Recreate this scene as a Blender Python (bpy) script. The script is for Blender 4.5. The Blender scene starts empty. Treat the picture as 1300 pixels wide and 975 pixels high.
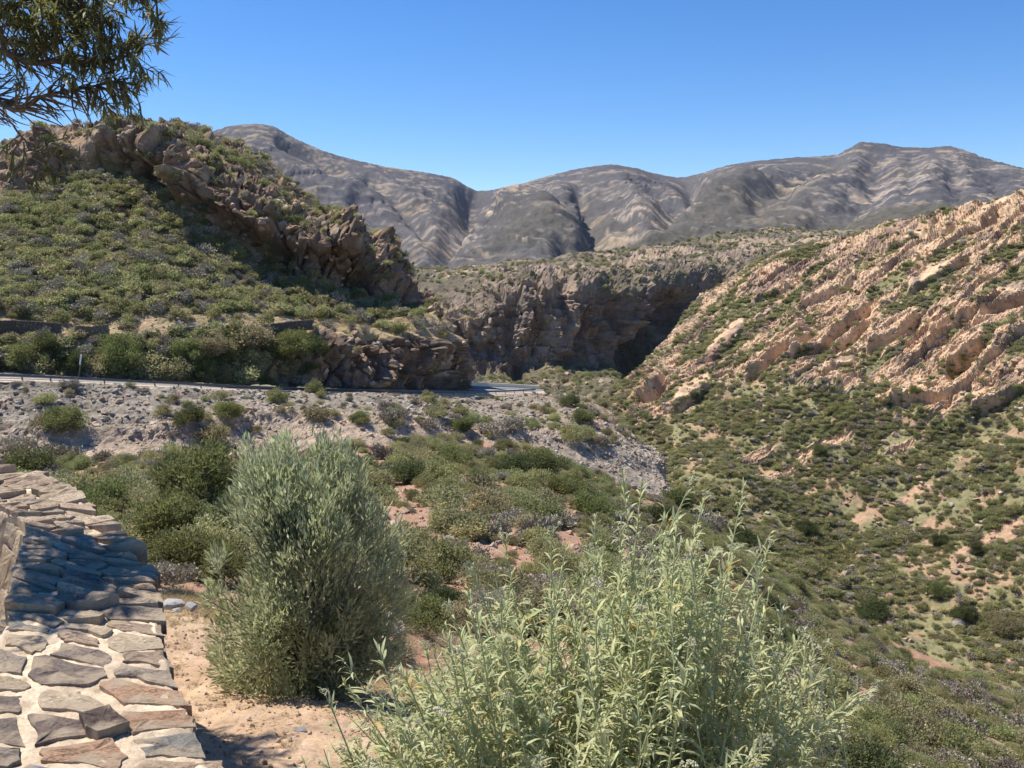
import bpy, math, random
import numpy as np
from mathutils import Vector, Matrix, Euler

random.seed(7)
RNG = np.random.default_rng(7)
SC = bpy.context.scene
COL = SC.collection
R = math.radians

# ------------------------------------------------------------------ camera
PITCH = R(7.47)
F = 650 / math.tan(R(30))            # focal length in photo pixels (photo 1300 x 975)
EYE = 1.7
cam_d = bpy.data.cameras.new('camera')
cam = bpy.data.objects.new('camera', cam_d)
COL.objects.link(cam)
cam.location = (0, 0, EYE)
cam.rotation_euler = (R(90) - PITCH, 0, 0)
cam_d.sensor_width = 36
cam_d.lens = 18 / math.tan(R(30))
cam_d.clip_start = 0.05
cam_d.clip_end = 30000
SC.camera = cam

# ------------------------------------------------------------------ light
SUN_AZ, SUN_EL = R(-63), R(61)       # azimuth from the view direction (+Y), clockwise positive
SUNV = np.array([math.sin(SUN_AZ) * math.cos(SUN_EL), math.cos(SUN_AZ) * math.cos(SUN_EL), math.sin(SUN_EL)])
world = bpy.data.worlds.new('World')
SC.world = world
world.use_nodes = True
wn = world.node_tree
bg = wn.nodes['Background']
sky = wn.nodes.new('ShaderNodeTexSky')
sky.sky_type = 'NISHITA'
sky.sun_disc = False
sky.sun_elevation = SUN_EL
sky.sun_rotation = SUN_AZ % (2 * math.pi)
sky.altitude = 1500
sky.air_density = 1.0
sky.dust_density = 0.0
sky.ozone_density = 3.0
hs = wn.nodes.new('ShaderNodeHueSaturation'); hs.inputs['Saturation'].default_value = 1.30; hs.inputs['Hue'].default_value = .507
wn.links.new(sky.outputs[0], hs.inputs['Color'])
wn.links.new(hs.outputs[0], bg.inputs[0])
bg.inputs[1].default_value = 0.107
sun_d = bpy.data.lights.new('sun', 'SUN')
sun_d.energy = 5.0
sun_d.angle = R(0.53)
sun_d.color = (1.0, 0.93, 0.82)
sun = bpy.data.objects.new('sun', sun_d)
COL.objects.link(sun)
sun.rotation_euler = Vector(SUNV).to_track_quat('Z', 'Y').to_euler()
SC.view_settings.view_transform = 'Standard'
SC.view_settings.look = 'None'
SC.view_settings.exposure = 0.6
SC.view_settings.gamma = 1.0
SC.render.engine = 'CYCLES'
SC.cycles.max_bounces = 5
SC.cycles.diffuse_bounces = 3
SC.cycles.glossy_bounces = 2
SC.cycles.transmission_bounces = 3
SC.cycles.transparent_max_bounces = 4

# ------------------------------------------------------------------ numpy noise
def _h(ix, iy, iz, seed):
    h = (ix.astype(np.uint32) * np.uint32(374761393)) ^ (iy.astype(np.uint32) * np.uint32(668265263)) \
        ^ (iz.astype(np.uint32) * np.uint32(2147483647 - 58)) ^ np.uint32((seed * 974634777) & 0xffffffff)
    h = (h ^ (h >> np.uint32(13))) * np.uint32(1274126177)
    h = (h ^ (h >> np.uint32(16))) * np.uint32(2246822519)
    return h ^ (h >> np.uint32(15))

def hash01(i, seed=0, j=None):
    i = np.asarray(i).astype(np.int64)
    j = np.zeros_like(i) if j is None else np.asarray(j).astype(np.int64)
    return _h(i & 0xffffffff, j & 0xffffffff, np.zeros_like(i), seed).astype(np.float64) / 4294967295.0

def gnoise(P, seed=0):
    P = np.asarray(P, dtype=np.float64)
    i0 = np.floor(P).astype(np.int64)
    f = (P - i0)
    u = f * f * f * (f * (f * 6 - 15) + 10)
    out = np.zeros(len(P))
    for dx in (0, 1):
        wx = u[:, 0] if dx else 1 - u[:, 0]
        for dy in (0, 1):
            wy = u[:, 1] if dy else 1 - u[:, 1]
            for dz in (0, 1):
                wz = u[:, 2] if dz else 1 - u[:, 2]
                h = _h((i0[:, 0] + dx) & 0xffffffff, (i0[:, 1] + dy) & 0xffffffff, (i0[:, 2] + dz) & 0xffffffff, seed)
                gx = (h & np.uint32(1023)).astype(np.float64) / 511.5 - 1
                gy = ((h >> np.uint32(10)) & np.uint32(1023)).astype(np.float64) / 511.5 - 1
                gz = ((h >> np.uint32(20)) & np.uint32(1023)).astype(np.float64) / 511.5 - 1
                out += wx * wy * wz * (gx * (f[:, 0] - dx) + gy * (f[:, 1] - dy) + gz * (f[:, 2] - dz))
    return out * 1.3

def fbm(P, oct=4, seed=0, gain=0.5, lac=2.03):
    a, s, tot = 1.0, np.asarray(P, dtype=np.float64), 0
    out = np.zeros(len(s))
    for o in range(oct):
        out += a * gnoise(s, seed + o * 17)
        a *= gain
        s = s * lac + 3.7
    return out

def ridged(P, oct=4, seed=0, gain=0.5):
    a, s = 1.0, np.asarray(P, dtype=np.float64)
    out = np.zeros(len(s))
    for o in range(oct):
        out += a * (1 - 2.2 * np.abs(gnoise(s, seed + o * 13)))
        a *= gain
        s = s * 2.07 + 1.3
    return out

def worley(P, seed=0):
    """distance to nearest and second nearest feature, id hash of the nearest"""
    P = np.asarray(P, dtype=np.float64)
    i0 = np.floor(P).astype(np.int64)
    f1 = np.full(len(P), 9.0); f2 = np.full(len(P), 9.0); idn = np.zeros(len(P)); vec = np.zeros(P.shape)
    for dx in (-1, 0, 1):
        for dy in (-1, 0, 1):
            for dz in (-1, 0, 1):
                c = i0 + (dx, dy, dz)
                h = _h(c[:, 0] & 0xffffffff, c[:, 1] & 0xffffffff, c[:, 2] & 0xffffffff, seed)
                q = np.stack([(h & np.uint32(1023)) / 1023.0, ((h >> np.uint32(10)) & np.uint32(1023)) / 1023.0,
                              ((h >> np.uint32(20)) & np.uint32(1023)) / 1023.0], 1)
                dv = P - c - q
                d = np.sqrt((dv ** 2).sum(1))
                m = d < f1
                vec[m] = dv[m]
                f2 = np.where(m, f1, np.minimum(f2, d))
                idn = np.where(m, (h >> np.uint32(3)).astype(np.float64) / 536870911.0, idn)
                f1 = np.where(m, d, f1)
    worley.vec = vec
    return f1, f2, idn

def facet(idn, vec):
    """a random plane over each block"""
    k = np.floor(idn * 1e6)
    g = np.c_[hash01(k, 901), hash01(k, 902), hash01(k, 903)] * 2 - 1
    return (vec * g).sum(1)

def sstep(a, b, x):
    t = np.clip((x - a) / (b - a), 0, 1)
    return t * t * (3 - 2 * t)

def mix(a, b, t):
    t = np.asarray(t)
    if np.ndim(a) == 1 and np.size(a) == 3 or np.ndim(b) == 1 and np.size(b) == 3 or np.ndim(a) == 2 or np.ndim(b) == 2:
        t = t[:, None]
    return a * (1 - t) + b * t

def C3(*c):
    return np.array(c, dtype=np.float64)

def seg_dist(px, py, line):
    """distance to a polyline and signed side (positive = right of / below it)"""
    d = np.full(len(px), 1e9); sd = np.zeros(len(px))
    for (x0, y0), (x1, y1) in zip(line[:-1], line[1:]):
        vx, vy = x1 - x0, y1 - y0
        t = np.clip(((px - x0) * vx + (py - y0) * vy) / (vx * vx + vy * vy), 0, 1)
        dd = np.hypot(px - x0 - t * vx, py - y0 - t * vy)
        m = dd < d
        d = np.where(m, dd, d)
        sd = np.where(m, np.sign(vx * (py - y0) - vy * (px - x0)), sd)
    return d, sd

def blob(px, py, cx, cy, rx, ry, ang=0.0):
    a = R(ang)
    x, y = px - cx, py - cy
    u = (x * math.cos(a) + y * math.sin(a)) / rx
    v = (-x * math.sin(a) + y * math.cos(a)) / ry
    return np.exp(-(u * u + v * v))

# ------------------------------------------------------------------ surveying: photo bearing + range -> place in the world
def place(px, py, D):
    px, py, D = (np.asarray(v, dtype=np.float64) for v in (px, py, D))
    x = (px - 650) / F
    v = (487.5 - py) / F
    dy = math.cos(PITCH) + v * math.sin(PITCH)
    dz = -math.sin(PITCH) + v * math.cos(PITCH)
    return np.stack([x / dy * D, D + 0 * x, EYE + dz / dy * D], -1)

def project(P):
    P = np.asarray(P)
    y, z = P[..., 1], P[..., 2] - EYE
    fw = y * math.cos(PITCH) - z * math.sin(PITCH)
    up = y * math.sin(PITCH) + z * math.cos(PITCH)
    return 650 + F * P[..., 0] / fw, 487.5 - F * up / fw

def pchip(xk, yk, x):
    xk = np.asarray(xk, float); yk = np.asarray(yk, float)
    if yk.ndim == 1:
        yk = yk[:, None]
    sh = yk.shape[1:]
    yk = yk.reshape(len(xk), -1)
    h = np.diff(xk)[:, None]
    d = np.diff(yk, axis=0) / h
    m = np.zeros_like(yk)
    if len(xk) > 2:
        w1 = 2 * h[1:] + h[:-1]; w2 = h[1:] + 2 * h[:-1]
        ok = d[:-1] * d[1:] > 0
        with np.errstate(divide='ignore', invalid='ignore'):
            hm = (w1 + w2) / (w1 / d[:-1] + w2 / d[1:])
        m[1:-1] = np.where(ok, hm, 0)
    m[0] = d[0]; m[-1] = d[-1]
    i = np.clip(np.searchsorted(xk, x, side='right') - 1, 0, len(xk) - 2)
    t = ((x - xk[i]) / (xk[i + 1] - xk[i]))[:, None]
    hh = h[i]
    y = (yk[i] * (1 + 2 * t) * (1 - t) ** 2 + hh * m[i] * t * (1 - t) ** 2
         + yk[i + 1] * t * t * (3 - 2 * t) + hh * m[i + 1] * t * t * (t - 1))
    return y.reshape((len(x),) + sh)

# ------------------------------------------------------------------ mesh helpers
def mesh_from(name, V, faces, mat=None, smooth=True, cols=None):
    """faces: (n,k) int array (all k-gons) or a list of index lists"""
    me = bpy.data.meshes.new(name)
    V = np.asarray(V, dtype=np.float32)
    if isinstance(faces, np.ndarray):
        n, k = faces.shape
        me.vertices.add(len(V)); me.vertices.foreach_set('co', V.ravel())
        me.loops.add(n * k); me.loops.foreach_set('vertex_index', faces.astype(np.int32).ravel())
        me.polygons.add(n)
        me.polygons.foreach_set('loop_start', np.arange(0, n * k, k, dtype=np.int32))
        me.polygons.foreach_set('loop_total', np.full(n, k, dtype=np.int32))
    else:
        me.from_pydata([tuple(v) for v in V], [], [list(f) for f in faces])
    me.update(calc_edges=True)
    me.validate()
    if len(me.polygons):
        me.polygons.foreach_set('use_smooth', np.full(len(me.polygons), smooth, dtype=bool))
    if cols is not None:
        a = me.color_attributes.new('Col', 'FLOAT_COLOR', 'POINT')
        c4 = np.ones((len(V), 4), dtype=np.float32); c4[:, :3] = cols
        a.data.foreach_set('color', c4.ravel())
    if mat is not None:
        me.materials.append(mat)
    return me

def obj(name, me, parent=None, label=None, cat=None, group=None, kind=None):
    o = bpy.data.objects.new(name, me)
    COL.objects.link(o)
    if parent is not None:
        o.parent = parent
    tag(o, label, cat, group, kind)
    return o

def tag(o, label=None, cat=None, group=None, kind=None):
    if label: o['label'] = label
    if cat: o['category'] = cat
    if group: o['group'] = group
    if kind: o['kind'] = kind
    return o

def grid_faces(nv, nu):
    i = np.arange((nv - 1) * (nu - 1))
    r, c = i // (nu - 1), i % (nu - 1)
    a = r * nu + c
    return np.stack([a, a + 1, a + nu + 1, a + nu], 1)

# ------------------------------------------------------------------ materials
def new_mat(name):
    m = bpy.data.materials.new(name)
    m.use_nodes = True
    nt = m.node_tree
    return m, nt, nt.nodes['Principled BSDF']

def terrain_mat(name, fine, bump=0.5, rough=0.95, coarse=None, var=0.35):
    """vertex albedo broken up by two scales of noise (in metres) and a bump"""
    m, nt, b = new_mat(name)
    N, L = nt.nodes, nt.links
    at = N.new('ShaderNodeAttribute'); at.attribute_name = 'Col'
    tc = N.new('ShaderNodeTexCoord')
    n1 = N.new('ShaderNodeTexNoise'); n1.inputs['Scale'].default_value = 1.0 / fine
    n1.inputs['Detail'].default_value = 5; n1.inputs['Roughness'].default_value = 0.7
    n2 = N.new('ShaderNodeTexNoise'); n2.inputs['Scale'].default_value = 1.0 / (coarse or fine * 6)
    n2.inputs['Detail'].default_value = 4
    L.new(tc.outputs['Object'], n1.inputs['Vector']); L.new(tc.outputs['Object'], n2.inputs['Vector'])
    mr = N.new('ShaderNodeMapRange'); mr.inputs[1].default_value = 0.28; mr.inputs[2].default_value = 0.72
    mr.inputs[3].default_value = 1 - var; mr.inputs[4].default_value = 1 + var
    L.new(n1.outputs['Fac'], mr.inputs[0])
    mr2 = N.new('ShaderNodeMapRange'); mr2.inputs[1].default_value = 0.3; mr2.inputs[2].default_value = 0.7
    mr2.inputs[3].default_value = 0.85; mr2.inputs[4].default_value = 1.15
    L.new(n2.outputs['Fac'], mr2.inputs[0])
    mm = N.new('ShaderNodeMath'); mm.operation = 'MULTIPLY'
    L.new(mr.outputs[0], mm.inputs[0]); L.new(mr2.outputs[0], mm.inputs[1])
    vm = N.new('ShaderNodeVectorMath'); vm.operation = 'SCALE'
    L.new(at.outputs['Color'], vm.inputs[0]); L.new(mm.outputs[0], vm.inputs['Scale'])
    L.new(vm.outputs[0], b.inputs['Base Color'])
    b.inputs['Roughness'].default_value = rough
    b.inputs['Specular IOR Level'].default_value = 0.15
    bp = N.new('ShaderNodeBump'); bp.inputs['Strength'].default_value = bump
    bp.inputs['Distance'].default_value = fine * 0.6
    L.new(n1.outputs['Fac'], bp.inputs['Height']); L.new(bp.outputs[0], b.inputs['Normal'])
    return m

# ------------------------------------------------------------------ terrain sheets
SHEETS = {}
def sheet(name, rows, nu, nv, relief, mat, back=0.14, backd=1.25, smooth=True):
    """rows near -> far of (bearing x, bearing y, range); the last row is the skyline and the ground falls away behind it"""
    rr, hs = [], []
    for row in rows:
        a = np.array(row, float)
        t = np.r_[0, np.cumsum(np.abs(np.diff(a[:, 0])) + 0.6 * np.abs(np.diff(a[:, 1])) + 1e-3)]
        a2 = a.copy(); a2[:, 2] = np.log(a2[:, 2])
        rr.append(pchip(t / t[-1], a2, np.linspace(0, 1, nu)))
    G = np.array(rr)                                                     # R, nu, 3
    dv = np.maximum(np.abs(np.diff(G[:, :, 1], axis=0)).mean(1), 8)
    vk = np.r_[0, np.cumsum(dv)]
    g = pchip(vk / vk[-1], G, np.linspace(0, 1, nv))                     # nv, nu, 3
    P = place(g[..., 0], g[..., 1], np.exp(g[..., 2]))
    px, py = g[..., 0], g[..., 1]
    # the far side of the hill
    nb = 14
    top = P[-1]
    s = np.linspace(0, 1, nb + 1)[1:, None, None]
    Db = top[None, :, 1] * (1 + (backd - 1) * s[..., 0])
    bk = top[None] * np.stack([Db / top[None, :, 1], Db / top[None, :, 1], np.ones_like(Db)], -1)
    bk[..., 2] = top[None, :, 2] - back * top[None, :, 1] * s[..., 0] ** 1.4
    P = np.concatenate([P, bk]); px = np.concatenate([px, np.repeat(px[-1:], nb, 0)])
    py = np.concatenate([py, np.repeat(py[-1:], nb, 0)])
    nv2 = nv + nb
    N = grid_normals(P)
    flat = lambda a: a.reshape(-1, *a.shape[2:])
    Pf, Nf, pxf, pyf = flat(P), flat(N), flat(px), flat(py)
    d, extra = relief(Pf, Nf, pxf, pyf)
    V = Pf + Nf * d[:, None]
    N2 = grid_normals(V.reshape(nv2, nu, 3)).reshape(-1, 3)
    cols, dens = extra(V, N2, pxf, pyf)
    me = mesh_from(name, V, grid_faces(nv2, nu), mat, smooth, np.clip(cols, 0.005, 0.9))
    o = obj(name, me, kind='structure')
    SHEETS[name] = dict(V=V, N=N2, px=pxf, py=pyf, nu=nu, nv=nv2, nvis=nv, dens=dens)
    return o

def grid_normals(P):
    du = np.gradient(P, axis=1); dv = np.gradient(P, axis=0)
    n = np.cross(du, dv)
    n /= np.linalg.norm(n, axis=-1, keepdims=True) + 1e-9
    toward = (n * (np.array([0, 0, EYE]) - P)).sum(-1)
    flip = np.where(n[..., 2] * 2 + np.sign(toward) * 0.3 < 0, -1, 1)
    return n * flip[..., None]

def layers(P, n_across, along, thick, length, seed, warp=0.35, warpscale=None):
    """tilted rock beds: (block height 0..1, position inside the bed 0..1, bed hash)"""
    ws = warpscale or thick * 5
    s = P @ n_across / thick + warp * 3 * fbm(P / ws, 3, seed)
    a = P @ along / length
    L = np.floor(s); f = s - L
    a = a + hash01(L, seed + 1) * 7 + 0.35 * gnoise(P / (length * .5), seed + 5)
    c = np.floor(a)
    hb = hash01(L, seed + 2, c)
    return hb, f, hash01(L, seed + 3)

SOIL = C3(.33, .185, .115); TAN = C3(.40, .28, .19); OCHRE = C3(.42, .27, .16); ROCKD = C3(.20, .125, .085)
VEGD = C3(.060, .065, .030); VEGG = C3(.085, .090, .040); GREY = C3(.13, .115, .095)

# ---- far mountains
def rel_mtn(P, N, px, py):
    D = P[:, 1]
    below = py - np.interp(px, [x for x, y in RIDGE], [y for x, y in RIDGE])
    keep = sstep(0, 34, below)
    d = 17 * fbm(P / 420, 4, 3) * keep
    for line, dep, w in (
        ([(606, 246), (592, 285), (575, 315), (545, 350), (535, 380)], 95, 20),
        ([(545, 350), (500, 300), (455, 262)], 34, 12),
        ([(735, 250), (752, 290), (762, 318)], 50, 13),
        ([(690, 250), (712, 272)], 34, 9),
        ([(876, 236), (885, 258), (838, 297), (765, 320), (720, 326)], 75, 13),
        ([(1112, 206), (1108, 250), (1045, 288)], 32, 20),
        ([(1060, 210), (1020, 230), (960, 262)], 34, 12),
        ([(1250, 215), (1270, 250)], 14, 16),
        ([(360, 182), (400, 205), (430, 225)], 34, 8),
        ([(470, 235), (500, 252), (540, 300)], 34, 9), ([(330, 200), (380, 250)], 18, 9), ([(650, 250), (628, 290)], 22, 9), ([(800, 240), (850, 262)], 26, 9),
        ([(960, 225), (1000, 250)], 20, 9), ([(1160, 205), (1150, 250)], 11, 12), ([(1200, 205), (1215, 255)], 11, 12)):
        dd, sd = seg_dist(px, py, line)
        d -= dep * np.exp(-(dd / w) ** 2) * sstep(-2, 16, below)
    for line, h, w in (([(698, 268), (640, 300), (575, 336)], 36, 34), ([(800, 225), (800, 250), (815, 285)], 36, 22),
                       ([(960, 225), (900, 270), (830, 305)], 40, 26), ([(1190, 205), (1180, 240)], 14, 24),
                       ([(660, 250), (650, 275)], 34, 18)):
        dd, sd = seg_dist(px, py, line)
        d += h * np.exp(-(dd / w) ** 2) * keep
    # erosion running downslope
    Q = P * np.array([1 / 120, 1 / 120, 1 / 420])
    d += 9 * ridged(Q, 4, 21) * keep + 6 * ridged(P * np.array([1 / 55, 1 / 55, 1 / 170]), 3, 23) * keep
    # level beds of rock standing out as ledges
    z = P[:, 2] + 16 * fbm(P / 350, 3, 9) + 0.05 * P[:, 0]
    s = z / 20
    L = np.floor(s); f = s - L
    strength = hash01(L, 4) ** 1.5 * sstep(-.15, .35, fbm(np.c_[P[:, 0] / 190, P[:, 1] / 190, L * 9.1], 3, 31)) * sstep(0, 10, below)
    d += 11 * strength * (1 - f) ** .7
    rough = fbm(P / 26, 4, 40)
    fine = fbm(P / 9, 3, 41)
    nh = gnoise(P * np.array([1 / 110, 1 / 110, 1 / 5.0]), 85) + .7 * gnoise(P * np.array([1 / 30, 1 / 30, 1 / 3.6]), 86)
    d += (1.8 + 3 * strength) * rough + 2.2 * fine + 1.4 * nh * sstep(0, 12, below)
    def extra(V, N2, px, py):
        base = mix(C3(.074, .072, .082), C3(.098, .092, .092), sstep(-.3, .4, fbm(P / 300, 4, 51)))
        low = sstep(1900, 1500, D)
        olive = np.clip(blob(px, py, 690, 305, 90, 28, -20) + blob(px, py, 930, 280, 110, 30, -20) + blob(px, py, 1150, 285, 160, 18), 0, 1)
        base = mix(base, C3(.090, .083, .066), np.maximum(low, .8 * olive))
        bare = np.clip(blob(px, py, 640, 270, 60, 22, -30) + blob(px, py, 590, 310, 28, 34, 30) + .9 * blob(px, py, 795, 285, 45, 24)
                       + .8 * blob(px, py, 865, 275, 60, 10, -35) + .8 * blob(px, py, 1160, 235, 90, 26, -10)
                       + .6 * blob(px, py, 520, 250, 60, 28, 20) + .5 * blob(px, py, 1040, 225, 80, 20) + .5 * blob(px, py, 325, 178, 40, 7), 0, 1)
        seam = sstep(.34, .62, .85 * nh + .18 * fine + .16 * rough + .34 * bare * (1 - .6 * olive) + .30 * strength * (1 - f) - .16 * olive + .22 * fbm(P / 140, 2, 80) + .10)
        cr = mix(C3(.34, .285, .235), C3(.42, .33, .22), sstep(-.2, .3, fbm(P / 120, 2, 61)))
        thin = sstep(.74, .9, np.abs(2 * ((z + 2 * fine) / 46 % 1) - 1)) * sstep(-.1, .25, gnoise(P * np.array([1 / 70, 1 / 70, 1 / 12]), 83)) * (1 - .7 * olive)
        c = mix(base, cr, np.maximum(seam * (.50 + .38 * bare), .6 * thin))
        return c, None
    return d, extra

RIDGE = [(-220, 190), (0, 181), (20, 178), (150, 190), (230, 178), (270, 166), (298, 159), (325, 157), (345, 160), (366, 171), (410, 191), (450, 203), (500, 213), (540, 219), (575, 226),
         (596, 237), (612, 241), (650, 236), (700, 222), (740, 213), (775, 209), (805, 213), (835, 221), (862, 225), (885, 221), (920, 211), (960, 204), (1010, 200), (1062, 196),
         (1078, 188), (1095, 180), (1120, 182), (1150, 187), (1178, 187), (1202, 185), (1222, 190), (1250, 200), (1300, 214), (1360, 228), (1520, 240)]
def ridge_D(x):
    return float(np.interp(x, [-220, 325, 500, 612, 700, 780, 865, 960, 1100, 1200, 1300, 1520], [3000, 3000, 3200, 3600, 3200, 3000, 3300, 3100, 2900, 2850, 2750, 2700]))
MTN_MAT = terrain_mat('burnt_mountain_slopes', 14, .5, coarse=70, var=.30)
sheet('mountains', [
    [(-220, 460, 1350), (500, 460, 1350), (900, 430, 1350), (1520, 400, 1350)],
    [(-220, 360, 1800), (500, 372, 1800), (560, 356, 1800), (650, 340, 1750), (750, 328, 1700), (850, 314, 1650), (950, 303, 1600), (1050, 295, 1560), (1200, 285, 1520), (1520, 262, 1500)],
    [(-220, 260, 2450), (300, 265, 2450), (450, 280, 2450), (560, 300, 2500), (640, 285, 2350), (700, 270, 2200), (770, 290, 2250), (850, 275, 2300), (950, 250, 2250), (1050, 245, 2200), (1200, 245, 2150), (1520, 250, 2150)],
    [(x, y, ridge_D(x)) for x, y in RIDGE]], 740, 190, rel_mtn, MTN_MAT, back=.05)

# ---- the middle hill with the shaded canyon wall
def rel_canyon(P, N, px, py):
    ctop = np.interp(px, [560, 568, 611, 655, 690, 735, 820, 880, 910, 1000], [400, 394, 374, 355, 350, 349, 345, 336, 338, 330])
    cbot = np.interp(px, [560, 600, 640, 700, 760, 820, 870, 910], [470, 462, 468, 466, 462, 448, 420, 370])
    wob = 22 * fbm(P / 48, 3, 108)
    wall = sstep(-6, 30, py - ctop + wob) * sstep(10, -12, py - cbot + wob)
    d = 8 * fbm(P / 110, 4, 103)
    # buttresses
    Wp = .35 * np.c_[gnoise(P / 30, 5), gnoise(P / 30, 6), gnoise(P / 30, 7)]
    d += (wall + .25 * sstep(-30, 0, py - ctop)) * 8.5 * (ridged(np.c_[P[:, 0] / 24, P[:, 1] / 40, P[:, 2] / 95] + Wp, 2, 111) - .95)
    d += wall * 5.0 * (ridged(np.c_[P[:, 0] / 8.5, P[:, 1] / 14, P[:, 2] / 26] + Wp, 3, 113) - .8) * sstep(-6, 40, py - ctop + wob)
    k1, k2, idk = worley(np.c_[P[:, 0] / 4.6, P[:, 1] / 6, P[:, 2] / 6.5] + .3 * Wp, 117)
    d += (wall + .08) * (3.6 * (idk - .5) + 2.6 * facet(idk, worley.vec))
    for line, dep, w in (([(905, 338), (870, 395), (815, 460)], 34, 24), ([(845, 345), (838, 420)], 14, 12), ([(735, 352), (715, 400), (700, 460)], -9, 14),
                         ([(640, 372), (655, 462)], 10, 14), ([(770, 352), (790, 440)], 9, 12), ([(690, 362), (665, 440)], -7, 10)):
        dd, sd = seg_dist(px, py, line)
        d -= dep * np.exp(-(dd / w) ** 2) * sstep(-8, 50, py - ctop)
    h1, f1, L1 = layers(P, np.array([.08, .1, .99]), np.array([.9, .4, 0.0]), 11, 16, 120, .25)
    h2, f2, L2 = layers(P, np.array([.08, .1, .99]), np.array([.9, .4, 0.0]), 4.2, 6.5, 130, .3)
    rim = np.exp(-((py - ctop + 9) / 19.0) ** 2) * sstep(-.5, .1, fbm(P / 24, 3, 140))
    rockm = np.clip(wall + .75 * rim + .45 * sstep(.05, .4, fbm(P / 45, 3, 141)), 0, 1)
    d += rockm * (4.6 * (h1 - .5) + 2.4 * (h2 - .5) + 1.6 * f1)
    d += 1.3 * fbm(P / 7, 3, 150) + .9 * fbm(P / 3, 2, 151)
    def extra(V, N2, px, py):
        n = fbm(P / 40, 3, 160)
        cr = mix(C3(.185, .142, .120), C3(.35, .265, .195), h1)
        cr = mix(cr, C3(.17, .115, .085), sstep(.75, 1, hash01(np.floor(h2 * 64), 9)))
        scree = mix(C3(.12, .105, .06), C3(.26, .20, .14), sstep(.05, .45, fbm(P / 9, 3, 170)))
        plateau = mix(C3(.125, .110, .075), C3(.34, .26, .18), sstep(.28, .5, fbm(np.c_[P[:, :2] / 60, P[:, 2] / 8], 4, 171) + .25 * rim + .35 * blob(px, py, 1000, 310, 110, 22)))
        c = mix(scree, plateau, sstep(10, -10, py - ctop))
        c = mix(c, cr, np.clip(wall + rim * .8, 0, 1) * sstep(-.45, .1, fbm(P / 16, 3, 175) + .5 * wall))
        veg = (1 - wall * .93) * sstep(-.25, .25, n + .12) * (1 - .6 * rim)
        veg = np.where(py < ctop - 4, veg * .8, veg)
        return c, veg
    return d, extra
CAN_MAT = terrain_mat('canyon_sandstone', 3.2, .6, coarse=18, var=.3)
sheet('canyon_hill', [
    [(420, 560, 380), (560, 545, 380), (700, 530, 380), (800, 530, 380), (960, 520, 380), (1150, 480, 380), (1400, 420, 380)],
    [(420, 495, 430), (560, 490, 430), (700, 492, 430), (800, 485, 430), (960, 470, 440), (1150, 430, 460), (1400, 370, 470)],
    [(420, 470, 560), (560, 466, 555), (640, 466, 550), (700, 464, 555), (760, 460, 575), (830, 445, 610), (900, 420, 640), (1000, 390, 660), (1150, 360, 670), (1400, 330, 680)],
    [(420, 412, 562), (545, 418, 563), (575, 414, 561), (611, 400, 560), (655, 384, 560), (690, 380, 563), (735, 378, 570), (820, 372, 606), (880, 362, 642), (925, 350, 672), (1000, 336, 695), (1150, 326, 705), (1400, 312, 705)],
    [(420, 390, 582), (545, 395, 588), (570, 392, 586), (611, 374, 583), (655, 355, 584), (690, 350, 588), (735, 349, 597), (820, 345, 636), (880, 337, 672), (930, 330, 700), (1000, 325, 720), (1150, 318, 720), (1400, 305, 720)],
    [(420, 365, 690), (545, 366, 640), (600, 354, 640), (700, 339, 660), (800, 331, 710), (880, 318, 790), (950, 310, 820), (1050, 306, 830), (1150, 304, 830), (1400, 290, 830)],
    [(420, 352, 1000), (530, 349, 740), (600, 338, 750), (700, 326, 790), (800, 314, 850), (860, 306, 900), (950, 296, 940), (1040, 291, 1050), (1100, 294, 1050), (1200, 300, 1050), (1400, 290, 1050)]],
    490, 270, rel_canyon, CAN_MAT, back=.10, smooth=False)

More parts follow.
